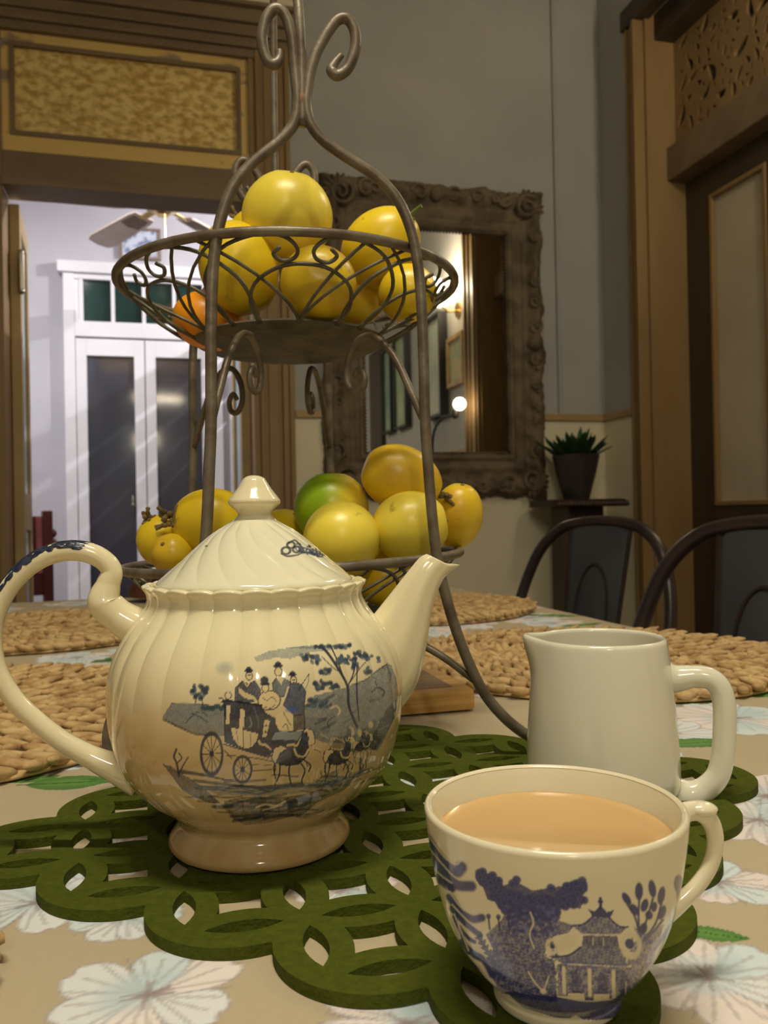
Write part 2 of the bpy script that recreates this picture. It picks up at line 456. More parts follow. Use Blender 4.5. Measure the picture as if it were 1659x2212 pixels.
OX0, OX1, OH = -2.34, -1.48, 2.07           # doorway to the hall
wallbox('wall_back', [(-4.0, OX0 - 0.02, 0, 0.12, 0, CZ), (OX0 - 0.02, OX1 + 0.02, 0, 0.12, 2.72, CZ), (OX1 + 0.02, 0.30, 0, 0.12, 0, CZ)], M_GREY)
RY0, RY1, RD = -0.336, -1.46, 0.30          # doorway in the right wall
wallbox('wall_right', [(0, RD, RY0, 0.0, 0, CZ), (0, RD, RY1, RY0, 2.80, CZ), (0, RD, -5.6, RY1, 0, CZ)], M_GREY)
wallbox('wall_left', [(-4.12, -4.0, -5.6, 0.12, 0, CZ)], M_GREY)
wallbox('wall_front', [(-4.12, RD, -5.72, -5.6, 0, CZ)], M_GREY)
wallbox('floor', [(-4.12, RD + 1.2, -5.72, 2.42, -0.05, 0)], M_FLOOR)
wallbox('ceiling', [(-4.12, RD + 1.2, -5.72, 0.12, CZ, CZ + 0.05)], M_CEIL)
wallbox('ceiling_hall', [(-4.0, 0.30, 0.12, 2.42, 2.93, 2.98)], M_CEIL)
wallbox('wall_hall_far', [(-4.0, 0.30, 2.30, 2.42, 0, CZ)], M_HALL)
wallbox('wall_hall_left', [(-4.0, -3.9, 0.12, 2.30, 0, CZ)], M_HALL)
wallbox('wall_hall_right', [(0.2, 0.30, 0.12, 2.30, 0, 2.93)], M_HALL)
# unseen slatted screen, added to throw light stripes on the french doors
scr = wallbox('unseen_stripe_screen', [(-0.83, -0.79, 0.14, 2.28, 0, 2.05)], M_HALL)
for z0, z1 in ((2.075, 2.145), (2.168, 2.222), (2.245, 2.295), (2.318, 2.362), (2.386, 2.46)):
    b = MB(); b.box(-0.815, -0.80, 0.14, 2.28, z0, z1); b.build('slat', M_HALL, scr)
for y_ in (0.15, 2.25):
    b = MB(); b.box(-0.83, -0.79, y_ - 0.02, y_ + 0.02, 2.05, 2.46); b.build('post', M_HALL, scr)
wallbox('wall_beyond_door', [(1.4, 1.5, -5.6, 0.3, 0, CZ)], M_DARKWOOD)

# cream dado, with its rail
wallbox('trim_1', [(OX1 + 0.155, -0.012, -0.012, 0, 0, 1.275)], M_CREAM, 'cream dado panel below the rail of the mirror wall')
wallbox('trim_2', [(-0.012, 0, RY0 + 0.09, -0.0, 0, 1.275)], M_CREAM, 'narrow cream dado strip beside the dark panelled door')
wallbox('trim_3', [(-0.012, 0, -5.6, RY1 - 0.17, 0, 1.275)], M_CREAM, 'cream dado below the picture wall')
wallbox('trim_4', [(OX1 + 0.155, 0.0, -0.026, 0, 1.272, 1.298)], M_TRIM2, 'tan dado rail across the mirror wall')
wallbox('trim_5', [(-0.026, 0.0, RY0 + 0.09, -0.0, 1.272, 1.298)], M_TRIM2, 'short tan dado rail beside the dark panelled door')
wallbox('trim_6', [(-0.026, 0.0, -5.6, RY1 - 0.17, 1.272, 1.298)], M_TRIM2, 'tan dado rail under the pictures')
# vertical conduit batten on the mirror wall
b = MB(); b.tube([(-0.213, -0.009, 1.30), (-0.213, -0.009, CZ)], 0.009, 8)
struct(rroom(b.build('trim_7', M_GREY, smooth=True)), 'slim grey painted conduit running up the mirror wall')

def architrave(name, x0, x1, z0, z1, inner_left, label):
    """vertical moulded door casing on the back wall, several fillets"""
    b = MB(); w = x1 - x0
    steps = [(0.0, 0.16, 0.022), (0.16, 0.27, 0.034), (0.27, 0.36, 0.026), (0.36, 0.62, 0.030), (0.62, 0.72, 0.024), (0.72, 0.88, 0.036), (0.88, 1.0, 0.046)]
    for a, c, d in steps:
        if not inner_left: a, c = 1 - c, 1 - a
        b.box(x0 + a * w, x0 + c * w, -d, 0.0, z0, z1, 0.003)
    return struct(rroom(b.build(name, M_TRIM)), label)
architrave('trim_8', OX1, OX1 + 0.15, 0, 2.66, True, 'ochre brown moulded casing beside the hall doorway and the mirror')
architrave('trim_9', OX0 - 0.17, OX0, 0, 2.66, False, 'brown moulded casing on the hinge side of the hall doorway')
# jamb linings of the hall doorway
wallbox('trim_10', [(OX0 - 0.02, OX0, 0, 0.12, 0, 2.07), (OX1, OX1 + 0.02, 0, 0.12, 0, 2.07)], M_TRIM)
# head moulding above the transom
b = MB()
for z0, z1, d in [(2.62, 2.650, 0.03), (2.650, 2.665, 0.045), (2.665, 2.690, 0.036), (2.690, 2.705, 0.05), (2.705, 2.735, 0.042), (2.735, 2.785, 0.06), (2.785, 2.80, 0.085)]:
    b.box(OX0 - 0.19, OX1 + 0.17, -d, 0, z0, z1, 0.003)
struct(rroom(b.build('trim_11', M_LINTEL)), 'stepped brown head moulding over the yellow transom')
b = MB(); b.box(OX0 - 0.2, OX1 + 0.18, -0.075, 0, 2.80, 2.83, 0.004)
struct(rroom(b.build('trim_12', M_CREAM)), 'thin cream strip on top of the head moulding')
b = MB(); b.box(OX0, OX1, -0.035, 0.12, 2.07, 2.10, 0.003); b.box(OX0, OX1, -0.022, 0.12, 2.10, 2.195, 0.003)
struct(rroom(b.build('trim_13', M_LINTEL)), 'plain brown transom bar above the hall doorway')

# the yellow transom window
w1 = MB(); w1.box(OX0, OX1, -0.006, 0.03, 2.195, 2.262, 0.004); w1.box(OX0, OX1, -0.006, 0.03, 2.578, 2.625, 0.004)
w1.box(OX0, -2.305, -0.006, 0.03, 2.262, 2.578, 0.004); w1.box(-1.515, OX1, -0.006, 0.03, 2.262, 2.578, 0.004)
win = struct(rroom(w1.build('window_1', M_SASH)), 'scraped brown and yellow transom sash over the hall doorway')
def frame_loop(x0, x1, z0, z1, wd, y0, y1, bev=0.002):
    b = MB()
    b.box(x0, x1, y0, y1, z0, z0 + wd, bev); b.box(x0, x1, y0, y1, z1 - wd, z1, bev)
    b.box(x0, x0 + wd, y0, y1, z0 + wd, z1 - wd, bev); b.box(x1 - wd, x1, y0, y1, z0 + wd, z1 - wd, bev)
    return b
frame_loop(-2.312, -1.508, 2.255, 2.585, 0.016, -0.014, 0.0).build('glazing_bead', M_LINTEL, win)
g = MB(); g.box(-2.305, -1.515, 0.006, 0.014, 2.262, 2.578); tag(g.build('pane', M_YGLASS, win), 'yellow rippled glass pane')

# open double door leaves of the hall doorway
def leaf(name, x, sgn, label, sw=0.0):
    b = MB()
    def swing(m_): m_.v = [(p[0] - sw * (p[1] - 0.10), p[1], p[2]) for p in m_.v]; return m_
    y0, y1 = 0.10, 0.52; t = 0.035; xa, xb = (x, x + t) if sgn > 0 else (x - t, x)
    b.box(xa, xb, y0, y0 + 0.075, 0.01, 2.05, 0.003); b.box(xa, xb, y1 - 0.075, y1, 0.01, 2.05, 0.003)
    for z0, z1 in ((0.01, 0.2), (0.86, 1.0), (1.97, 2.05)): b.box(xa, xb, y0 + 0.075, y1 - 0.075, z0, z1, 0.003)
    d = struct(rroom(swing(b).build(name, M_TRIM2)), label)
    for z0, z1 in ((0.2, 0.86), (1.0, 1.97)):
        p = MB(); p.box(xa + 0.012, xb - 0.012, y0 + 0.07, y1 - 0.07, z0 - 0.005, z1 + 0.005); swing(p).build('panel', M_BLUEGL, d)
    for z in (1.80, 0.30):
        h = MB(); hx = xb if sgn > 0 else xa
        h.tube([(hx + 0.004 * sgn, y0 - 0.012, z - 0.065), (hx + 0.004 * sgn, y0 - 0.012, z + 0.065)], 0.012, 10)
        h.box(hx - 0.003, hx + 0.003, y0 - 0.012, y0 + 0.03, z - 0.05, z + 0.05)
        h.ball((hx + 0.004 * sgn, y0 - 0.012, z + 0.07), 0.012); h.ball((hx + 0.004 * sgn, y0 - 0.012, z - 0.07), 0.012)
        h.build('hinge', M_HINGE, d, smooth=True)
    return d
leaf('door_1', OX0 + 0.002, 1, 'pale blue and tan door leaf folded back beside the hall doorway hinge', 0.075)
leaf('door_2', OX1 - 0.002, -1, 'tan door leaf folded back on the mirror side of the hall doorway')

# ---- french doors in the hall, with green toplights
fx0, fx1, fy = -2.38, -1.43, 2.30
b = MB()
b.box(fx0, fx0 + 0.065, fy - 0.05, fy, 0, 2.42, 0.004); b.box(fx1 - 0.065, fx1, fy - 0.05, fy, 0, 2.42, 0.004)
b.box(fx0 - 0.03, fx1 + 0.03, fy - 0.07, fy, 2.42, 2.49, 0.005)
b.box(fx0 + 0.065, fx1 - 0.065, fy - 0.045, fy, 2.385, 2.42, 0.003); b.box(fx0 + 0.065, fx1 - 0.065, fy - 0.05, fy, 2.03, 2.125, 0.004)
FD = struct(rroom(b.build('door_3', M_WHITE)), 'white french doors with dark glass and four green toplights')
wx = np.linspace(fx0 + 0.105, fx1 - 0.105, 5)
b = MB()
for k in range(5): b.box(wx[k] - 0.011, wx[k] + 0.011, fy - 0.04, fy, 2.125, 2.385)
b.box(fx0 + 0.065, wx[0], fy - 0.035, fy, 2.125, 2.385); b.box(wx[4], fx1 - 0.065, fy - 0.035, fy, 2.125, 2.385)
b.build('glazing_bar', M_WHITE, FD)
for k in range(4):
    p = MB(); p.box(wx[k] + 0.011, wx[k + 1] - 0.011, fy - 0.012, fy, 2.125, 2.385); p.build('toplight_pane', M_GREENGL, FD)
cx = (fx0 + fx1) / 2
for xa, xb in ((fx0 + 0.068, cx - 0.003), (cx + 0.003, fx1 - 0.068)):
    b = MB(); sw = 0.062
    b.box(xa, xa + sw, fy - 0.04, fy, 0.02, 2.02, 0.003); b.box(xb - sw, xb, fy - 0.04, fy, 0.02, 2.02, 0.003)
    b.box(xa + sw, xb - sw, fy - 0.04, fy, 1.915, 2.02, 0.003); b.box(xa + sw, xb - sw, fy - 0.04, fy, 0.02, 0.30, 0.003)
    d = b.build('door_leaf', M_WHITE, FD)
    p = MB(); p.box(xa + sw, xb - sw, fy - 0.014, fy, 0.30, 1.915); p.build('pane', M_NIGHT, d)
h = MB(); h.box(cx - 0.09, cx - 0.082, fy - 0.052, fy - 0.04, 0.93, 1.05, 0.002); h.ball((cx - 0.086, fy - 0.06, 0.99), 0.012)
h.build('door_bolt', M_HINGE, FD, smooth=True)

# ---- dark panelled door in the right wall with fretwork transom
rev = M_TRIM
wallbox('trim_14', [(0.0, RD, RY0 - 0.012, RY0, 0, 2.80), (0, RD, RY1, RY1 + 0.012, 0, 2.80)], rev, 'tan reveal lining of the dark panelled doorway')
def casing_right(name, y0, y1, label):
    b = MB(); w = y1 - y0
    for a, c, d in [(0, 0.14, 0.045), (0.14, 0.3, 0.03), (0.3, 0.42, 0.036), (0.42, 0.75, 0.026), (0.75, 0.88, 0.034), (0.88, 1.0, 0.022)]:
        b.box(-d, 0, y0 + a * w, y0 + c * w, 0, 2.78, 0.003)
    return struct(rroom(b.build(name, M_TRIM)), label)
casing_right('trim_15', RY0, RY0 + 0.09, 'tan moulded casing between the room corner and the dark panelled door')
casing_right('trim_16', RY1 - 0.16, RY1, 'brown moulded casing on the picture side of the dark panelled door')
b = MB(); b.box(0.04, RD, RY1, RY0, 2.70, 2.82, 0.004); b.box(-0.04, 0.02, RY1 - 0.16, RY0 + 0.1, 2.78, 2.86, 0.004)
struct(rroom(b.build('trim_17', M_DARKWOOD)), 'dark head beam over the fretwork')
b = MB(); b.box(0.085, RD - 0.04, RY1, RY0, 2.16, 2.29, 0.006)
struct(rroom(b.build('trim_18', M_LINTEL)), 'brown transom bar between fretwork and dark door')
# fretwork panel: scroll-shaped cut-outs
def kidney(cx, cz, ln, wd, ang, bend, n=16):
    out = []
    for k in range(n):
        q = 2 * PI * k / n; u = math.cos(q) * ln; v = math.sin(q) * wd * (1 - 0.25 * math.cos(q)) + bend * (u / ln) ** 2 * ln
        out.append((cx + u * math.cos(ang) - v * math.sin(ang), cz + u * math.sin(ang) + v * math.cos(ang)))
    return out
fy0, fy1, fz0, fz1 = RY1 + 0.01, RY0 - 0.01, 2.285, 2.705
loops = [[(fy0, fz0), (fy1, fz0), (fy1, fz1), (fy0, fz1)]]
rf = random.Random(5); placed = []
for tries in range(2600):
    yc = rf.uniform(fy0 + 0.04, fy1 - 0.045); zc = rf.uniform(fz0 + 0.045, fz1 - 0.03)
    ln = rf.choice([0.012, 0.018, 0.026, 0.032, 0.040]); r = ln * 0.84 + 0.004
    # a leaning scroll motif: keep a solid border to the lower corner next to the reveal
    if zc < fz0 + 0.10 and yc > fy1 - 0.10 and rf.random() < 0.5: continue
    if all((yc - a) ** 2 + (zc - c) ** 2 > (r + q) ** 2 for a, c, q in placed):
        placed.append((yc, zc, r * 0.86)); loops.append(kidney(yc, zc, ln, ln * rf.uniform(0.36, 0.52), rf.uniform(0, PI), rf.uniform(-0.35, 0.35)))
FW = flat_holes('fretwork_panel', loops, 0.125, 0.14, M_TRIM, plane='yz')
rroom(FW); tag(FW, 'brown pierced fretwork panel above the dark panelled door', 'fretwork panel')
b = MB(); b.box(0.165, 0.175, RY1, RY0, 2.29, 2.705)
struct(rroom(b.build('window_2', mat('dim_fanlight_glass', (214, 196, 164), (84, 84, 176), 7, 0.4, detail=3, lo=0.46, hi=0.56))), 'dim fanlight behind the fretwork')
# door leaf
xa = 0.165; ys = [RY0, RY0 - 0.155, RY0 - 0.455, RY0 - 0.66, RY0 - 0.96, RY1]
b = MB()
b.box(xa, xa + 0.04, ys[1], ys[0], 0.01, 2.16, 0.003); b.box(xa, xa + 0.04, ys[3], ys[2], 0.01, 2.16, 0.003); b.box(xa, xa + 0.04, ys[5], ys[4], 0.01, 2.16, 0.003)
for yb, ya in ((ys[2], ys[1]), (ys[4], ys[3])):
    for z0, z1 in ((0.01, 0.16), (0.615, 0.905), (2.06, 2.16)): b.box(xa, xa + 0.04, yb, ya, z0, z1, 0.003)
D4 = struct(rroom(b.build('door_4', M_DARKWOOD)), 'dark brown door with pale panels framed in ochre moulding')
for yb, ya in ((ys[2], ys[1]), (ys[4], ys[3])):
    for z0, z1 in ((0.16, 0.615), (0.905, 2.06)):
        p = MB(); p.box(xa + 0.014, xa + 0.024, yb, ya, z0, z1); pp = p.build('door_panel', M_DOORPANEL, D4)
        q = MB(); w = 0.016
        q.box(xa - 0.006, xa + 0.014, yb, yb + w, z0, z1, 0.003); q.box(xa - 0.006, xa + 0.014, ya - w, ya, z0, z1, 0.003)
        q.box(xa - 0.006, xa + 0.014, yb + w, ya - w, z0, z0 + w, 0.003); q.box(xa - 0.006, xa + 0.014, yb + w, ya - w, z1 - w, z1, 0.003)
        q.build('panel_moulding', M_TRIM, pp)
k = MB(); k.ball((xa - 0.035, ys[5] + 0.05, 1.0), 0.028); k.tube([(xa, ys[5] + 0.05, 1.0), (xa - 0.03, ys[5] + 0.05, 1.0)], 0.01); k.build('door_knob', M_BRASS, D4, smooth=True)
# baseboards
wallbox('baseboard_back', [(OX1 + 0.155, -0.012, -0.03, -0.012, 0, 0.16)], M_TRIM)
wallbox('baseboard_right', [(-0.03, -0.012, -5.6, RY1 - 0.17, 0, 0.16)], M_TRIM)

# ================================================================== TABLE, CLOTH, MATS
e1 = Vector((math.cos(PSI), math.sin(PSI), 0)); eN = Vector((math.sin(PSI), -math.cos(PSI), 0))
TK = Vector((0.132, 1.915, 0.0))            # far corner of the table, beside the chairs
TWD, TLN = 1.12, 2.30
def TW(a, b, z=0.0):                         # a: leftwards from the chair side, b: towards the camera
    p = TK - e1 * a + eN * b; return Vector((p.x, p.y, z))
tb = thing('dining_table', 'long timber dining table under the floral cloth', 'table', TW(TWD / 2, TLN / 2), PSI)
b = MB(); b.box(-TWD / 2, TWD / 2, -TLN / 2, TLN / 2, T - 0.035, T - 0.0015, 0.004); b.build('tabletop', M_TABLE, tb)
b = MB(); b.box(-TWD / 2 + 0.08, TWD / 2 - 0.08, -TLN / 2 + 0.08, TLN / 2 - 0.08, T - 0.12, T - 0.034); b.build('apron', M_TABLE, tb)
for sx in (-1, 1):
    for sy in (-1, 1):
        b = MB(); X = sx * (TWD / 2 - 0.1); Y = sy * (TLN / 2 - 0.1)
        b.lathe([(0.03, 0), (0.035, 0.03), (0.025, 0.1), (0.04, 0.35), (0.045, 0.5), (0.045, T - 0.1)], 14, c=(X, Y, 0)); b.build('leg', M_TABLE, tb, smooth=True)

# cloth: fine grid near the camera so that the flowers printed on it stay crisp
def axis(lo, hi, f0, f1, fine, coarse):
    a = list(np.arange(lo, f0, coarse)) + list(np.arange(f0, f1, fine)) + list(np.arange(f1, hi + 1e-6, coarse)); return np.array(a)
OV = 0.20
ga = axis(-OV, TWD + OV, 0.10, 0.86, 0.0012, 0.011); gb = axis(-OV, TLN + OV, 1.02, 1.76, 0.0012, 0.011)
A, B = np.meshgrid(ga, gb)
def fold(v, hi):
    ex = np.maximum(0, -v) + np.maximum(0, v - hi); return np.clip(v, 0, hi), ex, np.sign(v - hi / 2)
Ac, ea, sa = fold(A, TWD); Bc, eb, sb = fold(B, TLN)
drop = np.maximum(ea, eb)
outw = 0.010 * (1 - np.exp(-drop / 0.006)) + drop * (0.10 + 0.05 * np.sin(A * 24 + B * 19))
Ax = Ac + sa * np.where(ea > 0, outw, 0); Bx = Bc + sb * np.where(eb > 0, outw, 0)
Zc = np.where(drop > 0, -np.maximum(0, drop - 0.002), 0.0)
Zc = Zc + 0.0004 * np.sin(Ax * 23 + 2 * np.sin(Bx * 9)) * np.sin(Bx * 17 + Ax * 5)
Zc = np.where(drop > 0, Zc, np.minimum(Zc, 0.0))
PX = TK.x - e1.x * Ax + eN.x * Bx; PY = TK.y - e1.y * Ax + eN.y * Bx
UX = TK.x - e1.x * A + eN.x * B; UY = TK.y - e1.y * A + eN.y * B
pa = Painter(UX * 1000, UY * 1000, lin((184, 170, 142)))
rp = random.Random(11)
def petal(cx, cy, ln, wd, ang, col, a):
    c, s_ = math.cos(ang), math.sin(ang); P = []
    for u, v in [(0.04, 0), (0.3, 0.34), (0.6, 0.52), (0.85, 0.45), (1.0, 0.18), (0.96, 0.0), (1.02, -0.2), (0.84, -0.47), (0.58, -0.5), (0.28, -0.3)]:
        u *= ln; v *= wd; P.append((cx + u * c - v * s_, cy + u * s_ + v * c, 0))
    P = [(p.x, p.y) for p in crom(P, 4, True)]; pa.poly(P, col, a); pa.line(P, max(1.5, ln * .022), (158, 152, 158), .5, smooth=False)
    for v in (-0.5, 0.0, 0.5):
        pa.line([(cx + 0.1 * ln * c, cy + 0.1 * ln * s_), (cx + ln * (0.5 * c - v * 0.3 * s_), cy + ln * (0.5 * s_ + v * 0.3 * c)), (cx + ln * (0.8 * c - v * 0.55 * s_), cy + ln * (0.8 * s_ + v * 0.55 * c))], max(1.5, ln * 0.03), (150, 142, 146), 0.45)
def flower(x, y, r, rot=None, n=6):
    x *= 1000; y *= 1000; r *= 870; rot = rp.uniform(0, 6) if rot is None else rot
    for k in range(n):
        an = rot + 2 * PI * k / n + rp.uniform(-.12, .12)
        petal(x, y, r * rp.uniform(.85, 1.1), r * rp.uniform(.62, .8), an, rp.choice([(234, 226, 224), (224, 228, 232), (230, 220, 218), (212, 226, 232)]), 0.95)
        pa.line([(x, y), (x + r * math.cos(an + PI / n) * .9, y + r * math.sin(an + PI / n) * .9)], r * 0.035, (146, 140, 148), 0.55)
    for k in range(4): pa.blob(x + rp.uniform(-.4, .4) * r, y + rp.uniform(-.4, .4) * r, r * .28, r * .2, (186, 206, 214), 0.5, rp.uniform(0, 3), soft=0.5)
    pa.blob(x, y, r * .10, r * .08, (140, 122, 124), 0.7, soft=0.5)
    for k in range(10):
        an = rp.uniform(0, 6.3); pa.line([(x, y), (x + r * .26 * math.cos(an), y + r * .26 * math.sin(an))], max(1.5, r * .02), (150, 136, 138), .6)
def leafp(x, y, ln, wd, ang, col=(74, 124, 50)):
    x *= 1000; y *= 1000; ln *= 1000; wd *= 1000; c, s_ = math.cos(ang), math.sin(ang); P = []
    for u, v in [(-.5, 0), (-.25, .4), (0.1, .5), (.35, .3), (.5, 0), (.35, -.3), (.1, -.5), (-.25, -.4)]:
        P.append((x + u * ln * c - v * wd * s_, y + u * ln * s_ + v * wd * c, 0))
    P = [(p.x, p.y) for p in crom(P, 4, True)]; pa.poly(P, col, 0.95)
    pa.blob(x, y, ln * .3, wd * .22, (112, 160, 70), .6, ang, soft=.5)
    pa.line([(x - ln * .6 * c, y - ln * .6 * s_), (x + ln * .45 * c, y + ln * .45 * s_)], wd * .07, (48, 92, 40), .9)
# flowers the photograph shows, then the repeat of the print beyond
for x, y, r in [(-.083, .282, .036), (-.150, .352, .034), (-.108, .338, .026), (.004, .264, .034), (.108, .286, .034), (.21, .465, .05), (.19, .43, .04), (.265, .64, .065), (.20, .60, .045),
                (.115, .775, .06), (.02, .70, .045), (-.235, .57, .05), (-.19, .60, .04), (.30, 1.10, .07), (.22, 1.28, .07), (-.30, .93, .05), (-.35, 1.60, .08), (-.62, 1.64, .06), (.05, 1.15, .07), (-.10, .95, .06),
                (-.06, .43, .03), (.03, .45, .03), (-.02, .36, .026), (.06, .40, .03), (-.13, .40, .03), (.14, .36, .028), (.02, .52, .034), (-.10, .48, .03), (.10, .50, .034), (.17, .54, .03)]:
    flower(x, y, r)
for x, y, l, w, an in [(-.197, .513, .05, .028, .1), (-.222, .522, .03, .014, .4), (-.165, .518, .045, .016, -.05), (-.344, .959, .07, .04, .2), (-.30, .95, .05, .02, -.2), (.119, .316, .03, .011, -.35), (.21, .574, .06, .022, .1), (.25, .70, .08, .02, .1), (.33, .72, .07, .02, 0.2),
                       (.018, .395, .022, .012, .5), (.26, 1.30, .11, .03, -.3), (-.06, 1.06, .07, .03, .3), (-.26, 1.05, .08, .03, -.2), (.17, .88, .06, .03, .4)]:
    leafp(x, y, l, w, an)
for k in range(90):
    a_, b_ = rp.uniform(-.15, TWD + .15), rp.uniform(-.15, TLN + .15)
    w = TW(a_, b_)
    if -.34 < w.x < .42 and .2 < w.y < 1.0: continue
    (flower if rp.random() < .7 else (lambda x, y, r: leafp(x, y, r, r * .4, rp.uniform(0, 6))))(w.x, w.y, rp.uniform(.05, .075))
cloth = grid_obj('tablecloth', np.stack([PX, PY, Zc + T], -1), M_CLOTH, cols=pa.C.reshape(A.shape + (3,)))
tag(cloth, 'beige floral tablecloth printed with white flowers and green leaves', 'tablecloth')

# olive felt mat: overlapping rings on a square lattice, cut right through
LA = Vector((0.0434, 0.0108)); LB = Vector((0.0120, -0.0420)); W00 = Vector((-0.1170, 0.3714))
R_OUT, R_IN, R_WIN = 0.0378, 0.0268, 0.0358
units = [(i, j) for i in range(-1, 8) for j in range(-5, 4) if abs(i - 3) + abs(j + 1) <= 4]
ctr = {(i, j): W00 + LA * i + LB * j for i, j in units}
ux = LA.normalized(); uy = Vector((-ux.y, ux.x)); SP = 0.0443
def loc2(c, u, v): return (c.x + ux.x * u + uy.x * v, c.y + ux.y * u + uy.y * v)
mid = W00 + LA * 3 - LB
pts = []
for key, c in ctr.items():
    for k in range(120):
        q = 2 * PI * k / 120; p = Vector((c.x + R_OUT * math.cos(q), c.y + R_OUT * math.sin(q)))
        if all((p - c2).length >= R_OUT - 1e-6 for k2, c2 in ctr.items() if k2 != key):
            pts.append((math.atan2(p.y - mid.y, p.x - mid.x), p.x, p.y))
pts.sort(); loops = [[(p[1], p[2]) for p in pts]]
hl = math.sqrt(R_IN ** 2 - (SP / 2) ** 2); ah = math.asin(hl / R_IN)
lens = [( -SP / 2 + R_IN * math.cos(t), R_IN * math.sin(t)) for t in np.linspace(-ah, ah, 9)[:-1]] + [(SP / 2 - R_IN * math.cos(t), R_IN * math.sin(-t)) for t in np.linspace(-ah, ah, 9)[:-1]]
done = set()
TQ = math.asin((SP - math.sqrt(2 * R_WIN ** 2 - SP ** 2)) / 2 / R_WIN)
for key, c in ctr.items():
    # square window with hollow sides, left by the four neighbours
    sq = []
    for n_ in range(4):
        an = n_ * PI / 2
        for t in np.linspace(-TQ, TQ, 7)[:-1]:
            u, v = SP - R_WIN * math.cos(t), R_WIN * math.sin(t)
            sq.append(loc2(c, u * math.cos(an) - v * math.sin(an), u * math.sin(an) + v * math.cos(an)))
    loops.append(sq)
    for n_ in range(4):
        an = n_ * PI / 2; mx_, my_ = SP / 2 * math.cos(an), SP / 2 * math.sin(an); q = loc2(c, mx_, my_)
        kk = (round(q[0] * 400), round(q[1] * 400))
        if any((kk[0] + a_, kk[1] + b_) in done for a_ in (-2, -1, 0, 1, 2) for b_ in (-2, -1, 0, 1, 2)): continue
        done.add(kk)
        loops.append([loc2(c, mx_ + u * math.cos(an) - v * math.sin(an), my_ + u * math.sin(an) + v * math.cos(an)) for u, v in lens])
FELT_Z = 0.0048
felt = flat_holes('felt_mat', loops, T + 0.0002, T + FELT_Z, M_FELT)
tag(felt, 'olive green felt mat of interlocking rings on the floral cloth', 'felt mat')

# woven straw placemats: a coiled braid
def straw_mat(x, y, r, label, rz, tilt=0.0):
    t = thing('straw_placemat', label, 'placemat', (x, y, T), rz, 'straw placemats round the table')
    rg = random.Random(int((x + y) * 1000)); pitch = 0.0235; k = 0; rr = r - pitch * 0.5
    while rr > 0.008:
        b = MB(); n = max(5, int(2 * PI * rr / 0.0185))
        b.tube([(rr * math.cos(2 * PI * q / 28), rr * math.sin(2 * PI * q / 28), 0.0026) for q in range(28)], [0.0022] * 28, 6, closed=True, sx=4.0)
        for side in (-1, 1):
            for i in range(n):
                a = 2 * PI * (i + 0.25 * (1 + side) + rg.uniform(-.12, .12)) / n
                rc = rr + side * pitch * 0.22
                rot = Matrix.Rotation(a + PI / 2 + side * rg.uniform(.42, .66), 3, 'Z') @ Matrix.Rotation(rg.uniform(-.14, .14), 3, 'X') @ Matrix.Rotation(rg.uniform(.14, .34), 3, 'Y')
                b.ball((rc * math.cos(a), rc * math.sin(a), 0.0064 + rg.uniform(0, .0016)), 0.0165 * rg.uniform(.85, 1.15), 0.0052 * rg.uniform(.8, 1.1), 0.0040, 8, 5, rot)
        b.v = [(p[0], p[1], max(p[2], 0.0003)) for p in b.v]
        b.build('braid_coil', M_STRAW, t, smooth=True, angle=180)
        rr -= pitch
    return t
straw_mat(-0.372, 0.668, 0.212, 'round straw placemat behind the teapot handle, nearest the felt mat edge', 0.3)
straw_mat(-0.505, 1.205, 0.215, 'round straw placemat on the chairless side, one place beyond the teapot handle', 1.1)
straw_mat(0.219, 0.888, 0.205, 'round straw placemat behind the white milk jug', 2.0)
straw_mat(0.035, 1.405, 0.215, 'round straw placemat before the slatted chair beside the plant pedestal', 0.9)
straw_mat(-0.275, 1.665, 0.185, 'round straw placemat at the far end of the table near the hall doorway', 0.2)

straw_mat(-0.3298, 0.224, 0.203, 'round straw placemat on the teapot handle side, at the near corner of the felt mat', 0.7)

# chopping board behind the teapot
cb = thing('chopping_board', 'pale wooden chopping board lying behind the teapot spout', 'chopping board', (0.072, 0.676, T), PSI)
b = MB(); b.box(-0.200, 0.0, 0.0, 0.100, 0.001, 0.019, 0.0055); b.build('board', M_BOARD, cb, smooth=True)
b = MB(); b.box(-0.184, -0.016, 0.012, 0.088, 0.0180, 0.0196, 0.0007); b.build('board_face', M_BOARDTOP, cb)

# ================================================================== CROCKERY
def facing(p): return math.atan2(-p.x, p.y)        # turn so that local -y looks towards the eye
def theta_axis(span, fine, coarse):
    a = list(np.arange(-span, span, fine)); return np.array(a + list(np.arange(span, 2 * PI - span, coarse)))
def prof_resample(prof, n):
    P = crom([(r, z, 0) for r, z in prof], 8); Q = np.array([(p.x, p.y) for p in P])
    d = np.concatenate([[0], np.cumsum(np.hypot(*np.diff(Q, axis=0).T))]); t = np.linspace(0, d[-1], n)
    return np.interp(t, d, Q[:, 0]), np.interp(t, d, Q[:, 1])
SCALE = 1.0

